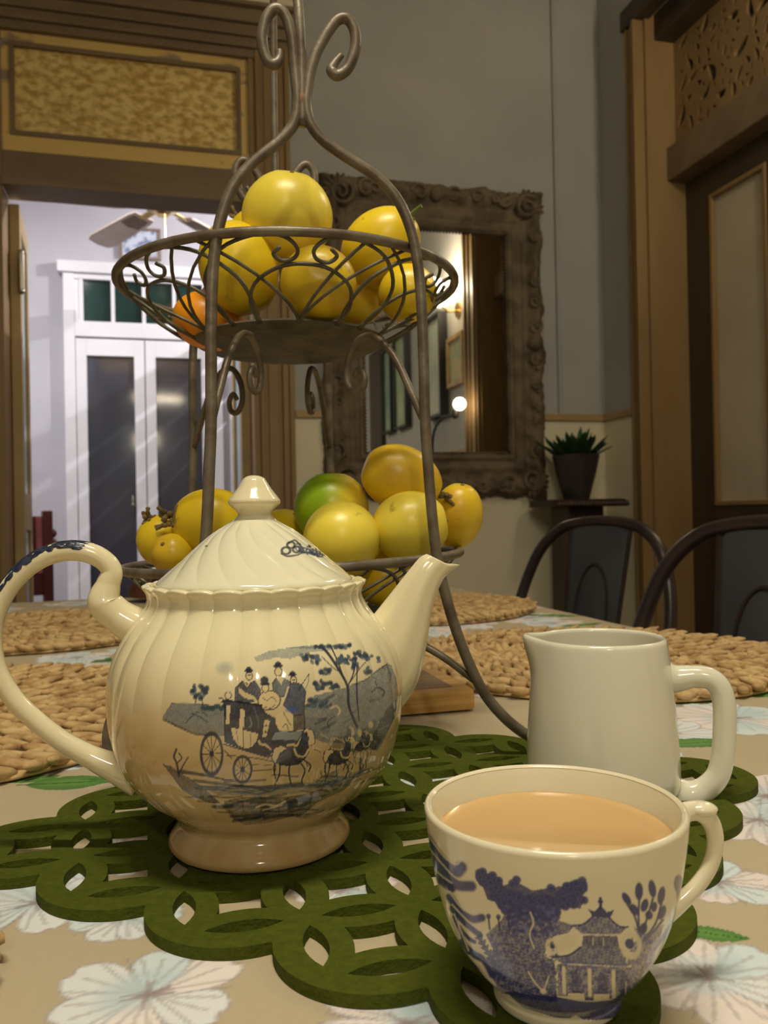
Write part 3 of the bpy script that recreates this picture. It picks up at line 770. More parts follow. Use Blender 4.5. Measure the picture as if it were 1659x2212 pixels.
# ---------------- teapot
tp = on_table(563, 1812, FELT_Z); TD = math.hypot(tp.x, tp.y)
k_ = TD / 1800.0
pot = thing('teapot', 'cream glazed teapot printed with a blue coach and horses scene', 'teapot', (tp.x, tp.y, T + FELT_Z), facing(tp))
CXP, YHP = 557.0, 1120.0
def pz(y): return EYE - FELT_Z - (y - YHP) * k_       # local height of a silhouette row
def px(x): return (x - CXP) * k_
body_prof = [(0.020, 0.002), (0.036, 0.001), (0.0418, 0.0012), (0.0433, 0.0030), (0.0428, 0.0055), (0.0410, 0.0080), (0.0392, 0.0105), (0.0380, 0.0130), (0.0386, 0.0160), (0.0440, 0.0205), (0.0545, 0.0285),
             (0.0628, 0.0390), (0.0677, 0.0520), (0.0699, 0.0660), (0.0697, 0.0780), (0.0672, 0.0890), (0.0625, 0.0990), (0.0570, 0.1070), (0.0528, 0.1130), (0.0508, 0.1175), (0.0510, 0.1205), (0.0526, 0.1228), (0.0528, 0.1242), (0.0505, 0.1248), (0.0480, 0.1236), (0.0470, 0.1200)]
th = theta_axis(1.62, 0.0046, 0.045); rr, zz = prof_resample(body_prof, 330)
TH, RR = np.meshgrid(th, rr); _, ZZ = np.meshgrid(th, zz)
NFL = 26
def smooth(a, b, x): t = np.clip((x - a) / (b - a), 0, 1); return t * t * (3 - 2 * t)
fl = np.abs(np.cos(TH * NFL / 2)) ** 0.8 - 0.55
amp = 0.0013 * smooth(0.060, 0.098, ZZ) * (RR > 0.0485) + 0.0006 * smooth(0.055, 0.03, ZZ) * smooth(0.018, 0.028, ZZ)
R2 = RR + amp * fl
Z2 = ZZ + 0.0011 * fl * smooth(0.1195, 0.124, ZZ) * (RR > 0.049)
P = np.stack([R2 * np.sin(TH), -R2 * np.cos(TH), Z2], -1)
# print mapping: the picture seen straight on, wrapped round the belly
den = TD - R2 * np.cos(TH)
DX = CXP + 1800 * (R2 * np.sin(TH)) / den; DY = YHP + 1800 * (EYE - FELT_Z - Z2) / den
DX = (DX - 340) * 2.9625; DY = (DY - 1360) * 2.9625
front = (np.cos(TH) > -0.02)
DX = np.where(front, DX, -9999.0)
# glaze colour: cream with tea staining towards foot
st = smooth(0.110, 0.058, Z2) * 0.78 + 0.22 * smooth(0.02, 0.0, Z2)
tex = (np.sin(DX * 0.9 + 3 * np.sin(DY * .31)) * np.sin(DY * 1.1 + 2 * np.sin(DX * .27)))
tex = tex * 0.05 + 0.10 * np.sin(TH * 9 + 3 * np.sin(Z2 * 160)) * np.sin(Z2 * 130 + 4 * np.sin(TH * 5))
st = np.clip(st * (1 + tex), 0, 1)[..., None]
base = np.array(lin((236, 227, 190))) * (1 - st) + np.array(lin((190, 157, 104))) * st
pa = Painter(DX, DY, base)
INK, MID, LGT, CRM = (34, 40, 62), (86, 104, 118), (128, 140, 144), (222, 200, 152)
rp = random.Random(3)
def foliage(cx, cy, rx, ry, n, col=(52, 66, 84), a=.85, r0=10, r1=20):
    for _ in range(n):
        q = rp.uniform(0, 6.28); d = math.sqrt(rp.random())
        pa.blob(cx + rx * d * math.cos(q), cy + ry * d * math.sin(q), rp.uniform(r0, r1), rp.uniform(r0, r1) * .8, col if rp.random() < .7 else MID, a, rp.uniform(0, 3), soft=.25)
# sky wash
pa.poly([(620, 165), (720, 128), (850, 112), (1000, 105), (1100, 110), (1230, 105), (1245, 122), (1100, 138), (960, 152), (850, 185), (760, 172), (640, 195)], LGT, .75, .3)
pa.poly([(820, 112), (1230, 102), (1240, 118), (1000, 128)], MID, .7, .3); pa.blob(440, 225, 48, 36, LGT, .5, soft=.5)
# far hills
pa.poly([(52, 512), (110, 425), (200, 432), (310, 442), (440, 480), (440, 650), (330, 645), (230, 610), (130, 570)], MID, .85, .25)
pa.line([(60, 525), (150, 575), (250, 625), (340, 640)], 14, INK, .7); pa.line([(110, 425), (200, 432), (310, 445), (430, 478)], 6, INK, .6)
for x in range(300, 440, 16): pa.blob(x, 470 + rp.uniform(-10, 10), 14, 16, (56, 72, 80), .9, soft=.3)
pa.line([(195, 555), (240, 510), (280, 520), (330, 560)], 9, (60, 76, 84), .8); pa.line([(230, 500), (290, 490), (330, 520)], 7, (60, 76, 84), .8)
foliage(280, 360, 52, 46, 26); pa.line([(262, 400), (255, 435)], 7, INK, .8); pa.line([(295, 400), (300, 440)], 7, INK, .8)
pa.poly([(930, 490), (1000, 425), (1100, 405), (1190, 385), (1290, 355), (1360, 325), (1420, 270), (1470, 240), (1500, 255), (1530, 340), (1545, 450), (1520, 580), (1470, 690), (1400, 800), (1300, 790), (1180, 740), (1050, 730), (930, 660)], MID, .85, .3)
pa.poly([(1540, 460), (1520, 590), (1440, 720), (1380, 800), (1330, 770), (1400, 650), (1460, 540)], INK, .8, .35)
pa.line([(1240, 370), (1330, 340), (1400, 290), (1475, 245)], 9, INK, .7)
for k in range(14):
    x0 = rp.uniform(960, 1450); y0 = rp.uniform(470, 690)
    pa.line([(x0, y0), (x0 + rp.uniform(40, 90), y0 - rp.uniform(10, 50))], rp.uniform(8, 20), rp.choice([(56, 70, 84), INK, LGT]), .55)
pa.line([(1370, 420), (1410, 395), (1450, 420), (1440, 450)], 12, INK, .8); pa.line([(1390, 350), (1402, 385)], 7, INK, .8)
foliage(1050, 360, 62, 30, 22); foliage(1130, 372, 34, 22, 10); foliage(1000, 470, 70, 26, 16); foliage(1060, 490, 40, 20, 8)
# big tree
pa.line([(1268, 640), (1240, 570), (1216, 490), (1212, 380), (1165, 280), (1090, 160), (1040, 112)], 17, INK, .95)
pa.line([(1212, 380), (1250, 300), (1272, 200)], 9, INK, .95); pa.line([(1190, 330), (1150, 210), (1105, 108)], 9, INK, .95)
pa.line([(1282, 600), (1272, 430), (1276, 250)], 8, INK, .9); pa.line([(1165, 280), (1130, 260), (1050, 180)], 6, INK, .9); pa.line([(1230, 350), (1300, 260), (1345, 215)], 6, INK, .9)
for c in [(955, 175, 44, 22, 12), (1010, 195, 30, 28, 10), (1075, 272, 36, 22, 12), (1170, 205, 34, 26, 12), (1232, 205, 40, 34, 16), (1290, 175, 30, 24, 9), (1340, 190, 34, 26, 12), (1345, 280, 24, 22, 8), (1200, 120, 60, 10, 9), (1050, 115, 60, 10, 9), (1270, 250, 24, 20, 7), (1415, 215, 10, 24, 4)]: foliage(*c)
# passengers on the roof
def fig(bodyp, head, hat, col, hr=22):
    pa.poly(bodyp, col, .97, .12); pa.line(bodyp + [bodyp[0]], 5, INK, .9, smooth=False)
    pa.blob(head[0], head[1], hr, hr * 1.25, CRM, 1); pa.ring(head[0], head[1], hr, hr * 1.25, 4, INK, .9)
    pa.blob(hat[0], hat[1], hr * 1.35, hr * .55, INK, .95); pa.blob(hat[0], hat[1] - hr * .5, hr * .85, hr * .7, INK, .95)
    pa.line([(head[0] - 8, head[1] - 4), (head[0] + 10, head[1] - 4)], 5, INK, .9); pa.line([(head[0] - 4, head[1] + 14), (head[0] + 8, head[1] + 14)], 4, INK, .9)
fig([(735, 330), (760, 300), (800, 300), (845, 330), (840, 430), (740, 410)], (773, 262), (772, 225), (96, 104, 108), 23)
pa.poly([(762, 300), (790, 350), (806, 305)], CRM, .9)
fig([(498, 440), (503, 350), (545, 312), (585, 330), (625, 312), (660, 370), (655, 430), (600, 445)], (590, 280), (588, 248), (56, 62, 80), 21)
pa.poly([(525, 350), (560, 380), (620, 410), (640, 440), (560, 420), (525, 385)], CRM, .85); pa.line([(556, 300), (575, 345), (600, 310)], 7, CRM, .9)
fig([(838, 350), (880, 335), (915, 350), (945, 395), (935, 470), (930, 545), (870, 545), (800, 475), (820, 420)], (868, 322), (862, 286), (64, 74, 96), 20)
pa.line([(835, 360), (815, 420), (790, 475)], 12, CRM, .9); pa.line([(900, 385), (935, 330), (966, 288)], 5, INK, .95); pa.line([(966, 288), (960, 340), (930, 400)], 4, INK, .8)
pa.blob(850, 505, 34, 18, (66, 92, 160), .7, soft=.4)
pa.blob(712, 440, 70, 62, CRM, 1); pa.ring(712, 440, 70, 62, 5, INK, .9); pa.line([(670, 420), (700, 440), (730, 420), (760, 450)], 5, INK, .8); pa.line([(680, 480), (720, 490), (750, 470)], 5, INK, .8)
pa.blob(690, 362, 22, 26, CRM, 1); pa.ring(690, 362, 22, 26, 4, INK, .9); pa.blob(685, 312, 26, 24, INK, .95); pa.blob(688, 336, 34, 8, INK, .95)
# coach
pa.poly([(428, 425), (560, 450), (660, 470), (690, 520), (760, 560), (770, 640), (735, 660), (715, 690), (820, 720), (800, 780), (720, 800), (600, 765), (430, 690)], INK, .97, .08)
pa.line([(425, 425), (560, 448), (665, 470)], 12, (22, 26, 46), 1); pa.line([(398, 408), (470, 425)], 5, INK, .9); pa.line([(395, 430), (440, 440)], 5, INK, .9); pa.line([(398, 455), (430, 462)], 5, INK, .9); pa.ring(458, 396, 20, 22, 4, INK, .9)
pa.poly([(447, 460), (470, 462), (462, 575), (440, 572)], CRM, .9); pa.poly([(532, 488), (560, 492), (550, 615), (520, 612)], CRM, .95)
pa.poly([(470, 600), (530, 612), (640, 648), (630, 690), (600, 725), (560, 738), (515, 715), (485, 670)], CRM, .95); pa.line([(545, 600), (545, 735)], 5, INK, .9); pa.line([(505, 620), (515, 700)], 4, INK, .7); pa.line([(590, 650), (590, 720)], 4, INK, .7)
pa.line([(590, 540), (600, 590), (585, 600)], 9, LGT, .7); pa.line([(615, 480), (640, 560), (640, 610)], 5, LGT, .5)
pa.poly([(680, 560), (715, 570), (690, 670), (665, 668)], CRM, .9); pa.blob(690, 600, 8, 8, INK, .9); pa.blob(686, 640, 8, 8, INK, .9)
pa.poly([(748, 545), (800, 512), (862, 545), (858, 640), (770, 632), (752, 590)], CRM, .97); pa.line([(800, 520), (830, 580), (850, 610)], 5, INK, .8); pa.line([(790, 620), (815, 595), (830, 636)], 5, INK, .8)
pa.poly([(862, 545), (940, 545), (935, 640), (862, 640)], INK, .85, .2)
pa.poly([(745, 640), (925, 648), (890, 705), (718, 692)], LGT, .95); pa.line([(745, 640), (925, 648), (890, 705), (718, 692), (745, 640)], 5, INK, .9, smooth=False)
pa.poly([(715, 692), (892, 706), (880, 725), (720, 720)], INK, .95)
# wheels
for cx_, cy_, rx_, ry_, w_ in ((350, 756, 66, 128, 9), (538, 866, 56, 82, 8)):
    pa.ring(cx_, cy_, rx_, ry_, w_, INK, .95); pa.ring(cx_, cy_, rx_ * .88, ry_ * .9, 3, INK, .6); pa.blob(cx_, cy_, 14, 18, INK, .95)
    for k in range(12):
        q = k * PI / 6; pa.line([(cx_, cy_), (cx_ + rx_ * math.cos(q), cy_ + ry_ * math.sin(q))], 5, INK, .9)
pa.line([(425, 700), (560, 750), (700, 800)], 9, INK, .9); pa.line([(440, 770), (620, 800), (730, 830)], 7, INK, .85); pa.line([(600, 880), (720, 880)], 6, INK, .8); pa.line([(430, 740), (470, 790)], 8, INK, .9); pa.line([(600, 840), (720, 850)], 5, INK, .7)
# horses
def horse(ox, oy, s_=1.0, a=.95):
    q = lambda L: [(ox + x * s_, oy + y * s_) for x, y in L]
    for L in ([(30, 90), (20, 150), (30, 215), (25, 260)], [(60, 110), (55, 180), (35, 230)], [(120, 120), (115, 190), (130, 270)], [(180, 110), (215, 170), (195, 230), (205, 265)], [(190, 90), (250, 140), (240, 180)]):
        pa.line(q(L), 20 * s_, CRM, a * .8); pa.line(q(L), 11 * s_, INK, a)
    pa.poly(q([(0, 60), (20, 20), (70, 0), (120, 15), (170, 15), (205, -30), (240, -5), (245, 55), (220, 95), (180, 130), (120, 140), (70, 130), (20, 110)]), INK, a, .12)
    pa.poly(q([(2, 60), (25, 22), (70, 5), (100, 25), (60, 50), (30, 110), (10, 100)]), CRM, a * .95); pa.line(q([(20, 30), (8, 80), (30, 130), (20, 190)]), 7 * s_, INK, a)
    pa.poly(q([(150, 25), (190, 20), (180, 75), (150, 80)]), (66, 74, 88), a * .8); pa.poly(q([(185, -10), (215, -70), (245, -75), (250, -20), (235, 10)]), (60, 70, 86), a)
    pa.poly(q([(212, -75), (225, -90), (262, -85), (275, -60), (280, 0), (262, 12), (240, 5), (245, -40)]), CRM, a); pa.line(q([(225, -92), (262, -85), (278, -55), (282, 0), (258, 14)]), 5 * s_, INK, a)
    pa.blob(ox + 228 * s_, oy - 60 * s_, 9 * s_, 14 * s_, INK, a); pa.line(q([(150, 30), (170, 75), (215, 80), (240, 40)]), 13 * s_, CRM, a * .95); pa.line(q([(215, -92), (205, -60), (195, -20)]), 8 * s_, INK, a)
    pa.line(q([(0, 25), (-30, -5), (-60, -12), (-70, -30)]), 15 * s_, CRM, a * .9); pa.line(q([(0, 30), (-35, 8), (-62, -2)]), 5 * s_, INK, a)
horse(1080, 690, .62, .55); horse(1180, 720, .6, .6)
horse(1040, 770, .78); horse(1230, 730, .5, .85); horse(714, 726, 1.0)
pa.line([(1100, 510), (1140, 500), (1160, 530), (1150, 555)], 11, CRM, .8); pa.line([(1130, 560), (1080, 600), (1090, 640)], 6, INK, .7)
pa.blob(1358, 632, 16, 22, CRM, .95); pa.blob(1285, 680, 14, 24, CRM, .9)
for k in range(26):
    x0 = rp.uniform(930, 1320); y0 = rp.uniform(840, 970); pa.line([(x0, y0), (x0 + rp.uniform(-20, 25), y0 + rp.uniform(25, 60))], rp.uniform(7, 12), rp.choice([INK, INK, CRM]), .75)
# road and bank
for k in range(30):
    x0 = rp.uniform(180, 1150); y0 = rp.uniform(900, 1030) + (30 if x0 < 500 else 0); ln = rp.uniform(90, 260)
    pa.line([(x0, y0), (x0 + ln * .5, y0 + rp.uniform(4, 26)), (x0 + ln, y0 + rp.uniform(0, 24))], rp.uniform(5, 16), rp.choice([INK, INK, MID]), .62)
pa.line([(165, 856), (300, 885), (420, 920), (500, 930)], 26, INK, .85, taper=True); pa.line([(240, 915), (420, 950), (640, 985), (900, 980)], 20, INK, .75)
pa.poly([(50, 800), (100, 815), (150, 860), (215, 900), (290, 960), (370, 1040), (400, 1070), (330, 1060), (240, 1020), (170, 975), (120, 900)], INK, .82, .3)
pa.line([(148, 880), (135, 800), (120, 760), (135, 715)], 13, INK, .9); pa.line([(140, 800), (165, 770), (150, 740)], 8, INK, .9); pa.line([(150, 860), (185, 800), (205, 770)], 9, INK, .9)
for k in range(34):
    x0 = rp.uniform(340, 900); y0 = rp.uniform(1050, 1200); ln = rp.uniform(80, 240)
    pa.line([(x0, y0), (x0 + ln * .5, y0 + rp.uniform(-12, 12)), (x0 + ln, y0 + rp.uniform(-24, 8))], rp.uniform(8, 22), rp.choice([INK, INK, (60, 72, 84)]), .6)
pa.poly([(180, 930), (420, 965), (700, 985), (1000, 975), (1250, 930), (1330, 900), (1280, 960), (1120, 1010), (880, 1040), (600, 1040), (380, 1010)], MID, .55, .4)
pa.poly([(400, 1075), (620, 1062), (900, 1050), (1120, 1010), (1250, 960), (1180, 1040), (1000, 1110), (930, 1165), (700, 1212), (545, 1218), (470, 1165)], INK, .72, .45)
pa.line([(620, 1110), (680, 1095), (740, 1110), (800, 1085)], 14, CRM, .7); pa.line([(660, 1130), (720, 1120), (780, 1108)], 10, CRM, .6)
for k in range(14):
    x0 = rp.uniform(950, 1330); y0 = rp.uniform(930, 1060); pa.line([(x0, y0), (x0 + 90, y0 - 30)], rp.uniform(6, 18), rp.choice([INK, MID]), .55)
pb = grid_obj('body', P, M_POTPR, pot, closed_u=True, cols=pa.C.reshape(P.shape))

# lid with swirled flutes and a pointed knob
lid_prof = [(0.0462, 0.1225), (0.0470, 0.1245), (0.0462, 0.1262), (0.0440, 0.1280), (0.0385, 0.1325), (0.0318, 0.1385), (0.0255, 0.1440), (0.0200, 0.1485), (0.0145, 0.1520), (0.0105, 0.1545), (0.0086, 0.1565)]
thl = theta_axis(1.62, 0.011, 0.05); rl, zl = prof_resample(lid_prof, 110)
TH, RR = np.meshgrid(thl, rl); _, ZZ = np.meshgrid(thl, zl)
sw = (TH + (ZZ - 0.124) * 26) * 18.0 / NFL
ampl = 0.0005 * smooth(0.124, 0.131, ZZ) * smooth(0.1555, 0.149, ZZ)
R2 = RR + ampl * (np.abs(np.cos(sw * NFL / 2)) ** 0.7 - .5); Z2 = ZZ + ampl * .6 * (np.abs(np.cos(sw * NFL / 2)) ** .7 - .5)
P = np.stack([R2 * np.sin(TH), -R2 * np.cos(TH), Z2], -1)
den = TD - R2 * np.cos(TH)
DX = CXP + 1800 * R2 * np.sin(TH) / den; DY = YHP + 1800 * (EYE - FELT_Z - Z2) / den
DX = np.where(np.cos(TH) > 0, DX, -999)
pa = Painter(DX, DY, lin((232, 228, 200)))
for cx_, cy_, r_ in [(622, 1190, 9), (633, 1178, 8), (645, 1188, 8)]: pa.ring(cx_, cy_, r_, r_ * .8, 3, INK, .9)
pa.line([(612, 1196), (625, 1202), (645, 1200), (662, 1195), (700, 1200)], 4, INK, .85); pa.line([(625, 1176), (640, 1168), (650, 1176), (658, 1186)], 4, INK, .85)
for k in range(40):
    x0 = rp.uniform(645, 705); y0 = 1178 + (x0 - 645) * .35 + rp.uniform(-8, 12); pa.blob(x0, y0, rp.uniform(1.5, 3.5), rp.uniform(1.5, 3), INK, .75)
for k in range(8):
    x0 = 648 + k * 7; pa.ring(x0, 1186 + k * 2, 5, 5, 2, (60, 80, 112), .8)
pa.blob(455, 1176, 3, 2.4, (120, 100, 60), .9)
lid = grid_obj('lid', P, M_POTPR, pot, closed_u=True, cols=pa.C.reshape(P.shape)); tag(lid, 'domed lid with swirled flutes')
b = MB(); b.lathe([(p.x, p.y) for p in crom([(0.0086, 0.1560, 0), (0.0080, 0.1578, 0), (0.0098, 0.1600, 0), (0.0122, 0.1622, 0), (0.0125, 0.1640, 0), (0.0110, 0.1662, 0), (0.0085, 0.1695, 0), (0.0066, 0.1725, 0), (0.0050, 0.1748, 0), (0.0026, 0.1760, 0), (0.0, 0.1763, 0)], 4)], 32)
b.build('knob', M_POTGL, lid, smooth=True, angle=180)

# handle: strap with an inner curl, blue print along its back
hp = [(346, 1356), (304, 1338), (270, 1314), (246, 1286), (254, 1250), (261, 1222), (240, 1196), (200, 1180), (152, 1182), (104, 1204), (62, 1246), (34, 1300), (24, 1358), (34, 1420), (66, 1480), (112, 1530), (160, 1572), (210, 1604), (258, 1630), (312, 1655)]
hr = [44, 38, 33, 34, 24, 20.5, 20.5, 20.5, 20, 19.5, 19, 19, 19, 19, 19, 19, 20, 22, 28, 40]
path = crom([(px(x), 0.0, pz(y)) for x, y in hp], 8)
rad = np.interp(np.linspace(0, len(hp) - 1, len(path)), range(len(hp)), hr) * k_
b = MB(); b.tube(path, list(rad), 16, sx=1.05, ref=(0, 1, 0)); hb = b.build('handle', M_POTGL, pot, smooth=True, angle=180)
# print on the outer back of the handle: small raised-off ink flecks hugging the tube
i0 = next(i for i, p in enumerate(path) if p.x < px(205)); i1 = len(path) - 36
b = MB(); rp = random.Random(8)
for k in range(300):
    i = rp.uniform(i0, i1 - 20) if k > 160 else rp.uniform(i0, i0 + 50)
    ii = int(i); p = path[ii]; t = (path[ii + 1] - path[ii - 1]).normalized(); out = Vector((t.z, 0, -t.x))
    if out.dot(p - Vector((px(150), 0, pz(1380)))) < 0: out = -out
    an = rp.uniform(-1.25, 1.25); side = Vector((0, 1, 0)); r_ = rad[ii] * 1.012
    q = p + (out * math.cos(an) + side * math.sin(an)) * r_; nrm = (out * math.cos(an) + side * math.sin(an))
    rot = Matrix((t, nrm.cross(t), nrm)).transposed()
    b.ball(q, rp.uniform(.0014, .0042), rp.uniform(.0005, .0012), .00025, 6, 4, rot)
b.build('handle_print', mat('blue_black_ink', (36, 42, 62), (56, 64, 84), 300, 0.2), hb, smooth=True)['kind'] = 'stuff'

# spout
sp = [((790, 1360), (850, 1560), 46), ((826, 1318), (900, 1490), 42), ((856, 1282), (925, 1402), 35), ((879, 1254), (937, 1335), 30), ((899, 1230), (951, 1290), 26), ((915, 1213), (967, 1259), 22), ((930, 1205), (986, 1236), 19)]
upc = crom([(px(a[0]), 0, pz(a[1])) for a, _, _ in sp], 6); lowc = crom([(px(a[0]), 0, pz(a[1])) for _, a, _ in sp], 6)
pc = [(a + c) / 2 for a, c in zip(upc, lowc)]; hv = [(a - c) / 2 for a, c in zip(upc, lowc)]
w2 = np.interp(np.linspace(0, 6, len(pc)), range(7), [a for _, _, a in sp]) * k_
rows = []
ns = 40
for i, p in enumerate(pc):
    s_ = Vector((0, 1, 0))
    lip = max(0.0, (i - len(pc) + 8) / 7.0)
    row = []
    for k in range(ns):
        q = 2 * PI * k / ns; oct_ = 1 + 0.03 * math.cos(8 * q)
        ex = lip * lip * 0.0042 * max(0, -math.cos(q)) ** 3        # lower lip drawn out into a beak
        row.append(p + hv[i] * (math.cos(q) * oct_) + s_ * (math.sin(q) * w2[i] * oct_) + Vector((1, 0, 0.25)) * ex)
    rows.append(row)
tip = rows[-1]; c0 = sum(tip, Vector()) / ns
rows.append([c0 + (v - c0) * 0.80 for v in tip]); dn = (pc[-6] - pc[-1])
rows.append([c0 + (v - c0) * 0.72 + dn * 0.8 for v in tip])
grid_obj('spout', np.array([[tuple(v) for v in r] for r in rows]), M_POTGL, pot, closed_u=True)

# ---------------- milk jug
jp = on_table(1302, 1708, FELT_Z); JD = math.hypot(jp.x, jp.y); kj = JD / 1800 * 0.985
jug = thing('milk_jug', 'plain off white milk jug with a pulled lip and squared handle', 'jug', (jp.x, jp.y, T + FELT_Z), facing(jp))
JCX, JYH = 1301.0, 1106.0
jz = lambda y: EYE - FELT_Z - (y - JYH) * kj
jx = lambda x: (x - JCX) * kj
jprof = [(0.0, 0.002), (0.034, 0.001), (0.0395, 0.003), (0.0412, 0.008), (0.0414, 0.016), (0.0408, 0.030), (0.0398, 0.045), (0.0385, 0.060), (0.0372, 0.073), (0.0362, 0.0818), (0.0357, 0.0848), (0.0345, 0.0860), (0.0332, 0.0850), (0.0330, 0.0825), (0.0345, 0.060), (0.0365, 0.030), (0.036, 0.012), (0.028, 0.006), (0.0, 0.005)]
jr, jzz = prof_resample(jprof, 150); tj = np.linspace(-PI, PI, 121)[:-1]
TH, RR = np.meshgrid(tj, jr); _, ZZ = np.meshgrid(tj, jzz)
# lip pulled out on the left (local -x is theta = -pi/2)
dth = np.abs(TH + PI / 2 - 0.10); lipw = np.exp(-(dth / 0.30) ** 2)
lift = smooth(0.052, 0.086, ZZ)
inner = np.arange(150)[:, None] > 78
R2 = RR + lipw * lift ** 2.2 * 0.0066; Z2 = ZZ + lipw * lift ** 2 * 0.0016
P = np.stack([R2 * np.sin(TH), -R2 * np.cos(TH), Z2], -1)
grid_obj('body', P, M_JUG, jug, closed_u=True)
jh = [(1425, 1452), (1452, 1455), (1486, 1450), (1518, 1453), (1538, 1472), (1546, 1508), (1545, 1560), (1541, 1610), (1530, 1652), (1506, 1680), (1480, 1695), (1448, 1700)]
pth = crom([(jx(x), 0, jz(y)) for x, y in jh], 7); rd = np.interp(np.linspace(0, 11, len(pth)), range(12), [34, 25, 20.5, 20, 20, 20, 20, 20, 20.5, 22, 27, 36]) * kj
b = MB(); b.tube(pth, list(rd), 16, sx=1.15, ref=(0, 1, 0)); b.build('handle', M_JUG, jug, smooth=True, angle=180)

# ---------------- teacup
cp = on_table(1203, 2150, FELT_Z); CD = math.hypot(cp.x, cp.y); kc = CD / 1800
cup = thing('teacup', 'blue and white willow pattern teacup standing on the felt mat', 'teacup', (cp.x, cp.y, T + FELT_Z), facing(cp))
CCX, CYH = 1199.0, 1108.0
cprof = [(0.0, 0.0025), (0.0165, 0.002), (0.0180, 0.0004), (0.0200, 0.0008), (0.0205, 0.0030), (0.0205, 0.0050), (0.0236, 0.0088), (0.0284, 0.0145), (0.0328, 0.0220), (0.0360, 0.0300), (0.0383, 0.0390), (0.0398, 0.0475), (0.0408, 0.0545), (0.0413, 0.0592), (0.0414, 0.0612), (0.0404, 0.0622), (0.0392, 0.0614)]
CS = 1.0
thc = theta_axis(1.62, 0.0046, 0.045); cr, cz = prof_resample(cprof, 300)
TH, RR = np.meshgrid(thc, cr); _, ZZ = np.meshgrid(thc, cz)
P = np.stack([RR * np.sin(TH), -RR * np.cos(TH), ZZ], -1)
den = CD - RR * np.cos(TH)
DX = (CCX + 1800 * RR * np.sin(TH) / den - 900) * 2.37; DY = (CYH + 1800 * (EYE - FELT_Z - ZZ) / den - 1640) * 2.37
DX = np.where(np.cos(TH) > -.02, DX, -9999); DX = np.where(np.arange(300)[:, None] > 278, -9999, DX)
pa = Painter(DX, DY, lin((232, 224, 196)))
B1, B2, B3 = (34, 40, 108), (52, 60, 128), (92, 100, 158); IV = (226, 216, 186); rp = random.Random(21)
def dots(n, x0, x1, y0, y1, col, r0=3, r1=7, a=.8):
    for _ in range(n): pa.blob(rp.uniform(x0, x1), rp.uniform(y0, y1), rp.uniform(r0, r1), rp.uniform(r0, r1), col, a)
# willow fronds on the left
for L, w_ in (([(62, 415), (110, 480), (165, 545), (215, 570), (240, 545)], 62), ([(85, 500), (150, 575), (215, 635), (290, 638)], 54), ([(100, 590), (150, 630), (190, 655)], 44), ([(180, 700), (230, 770), (290, 805), (340, 795)], 42), ([(190, 760), (260, 830), (325, 880)], 34), ([(230, 850), (270, 900), (300, 920)], 24), ([(240, 930), (300, 985), (350, 1010), (390, 1080)], 40), ([(270, 1010), (330, 1080), (380, 1150)], 30), ([(200, 800), (240, 900), (270, 980)], 20)):
    pa.line(L, w_, B1, .95); pa.line(L, w_ * .38, B2, .7); pa.line([(x, y - w_ * .62) for x, y in L], 9, IV, .8)
for k in range(9):
    x0 = 300 + k * 14; y0 = 900 + k * 24; pa.poly([(x0, y0), (x0 + 46, y0 - 22), (x0 + 40, y0 + 24)], B1, .85)
# tree mass and textured ground
pa.poly([(360, 880), (440, 800), (470, 740), (560, 700), (690, 740), (720, 780), (800, 800), (770, 840), (700, 860), (670, 900), (650, 960), (700, 990), (700, 1040), (710, 1190), (560, 1190), (440, 1170), (380, 1090), (355, 1010), (395, 950)], B2, .95, .4)
pa.poly([(400, 1000), (700, 1000), (720, 1180), (480, 1180)], B1, .55, .6)
pa.poly([(330, 560), (400, 575), (450, 625), (520, 600), (600, 640), (700, 615), (790, 600), (860, 660), (830, 715), (740, 700), (690, 740), (600, 760), (480, 770), (440, 720), (370, 700), (350, 640)], B1, .95, .12)
for _ in range(330):
    q = rp.random(); x0 = 330 + q * 520; yc = 600 + 70 * math.sin(q * 3.0) + (40 if .2 < q < .8 else 0)
    y0 = yc + rp.uniform(-40, 70 if .12 < q < .9 else 20)
    if x0 > 720 and y0 > 710: continue
    pa.blob(x0, y0, 21, 20, B1, .9); pa.ring(x0, y0, 15, 14, 3, B3, .55)
for x, y in [(350, 560), (335, 590), (400, 575), (520, 590), (500, 610), (690, 620), (770, 605), (820, 640), (850, 670), (800, 690), (430, 600)]: pa.blob(x, y, 22, 21, B1, .95); pa.ring(x, y, 14, 13, 3, B3, .6)
for _ in range(170):
    pa.blob(rp.uniform(470, 720), rp.uniform(720, 860), rp.uniform(6, 15), rp.uniform(6, 13), rp.choice([B1, B2, B3]), .7)
for _ in range(420):
    x0 = rp.uniform(390, 715); y0 = rp.uniform(860, 1170); pa.blob(x0, y0, rp.uniform(4, 10), rp.uniform(3, 7), rp.choice([B1, B1, B1, B2, B3]), .7)
pa.line([(585, 750), (600, 800), (580, 860), (600, 930)], 8, IV, .85); pa.line([(570, 1050), (600, 1100), (640, 1140)], 8, IV, .85); pa.line([(670, 1065), (655, 1110), (642, 1140)], 7, IV, .8); pa.blob(642, 1142, 16, 14, IV, .9)
pa.ring(692, 912, 30, 30, 8, IV, .9); pa.blob(692, 912, 14, 14, B1, .9); pa.blob(760, 890, 60, 34, IV, .95, -.5)
pa.line([(660, 905), (670, 880), (700, 872)], 6, IV, .8)
for y in (930, 965, 1010, 1060, 1090): pa.line([(400 + (y - 930) * .2, y + 10), (450, y - 12), (520, y + 6)], 6, rp.choice([B1, B3]), .8)
for x in (380, 430, 480): pa.line([(x, 850), (x - 5, 790)], 10, B1, .9); pa.blob(x - 5, 785, 12, 14, B1, .9)
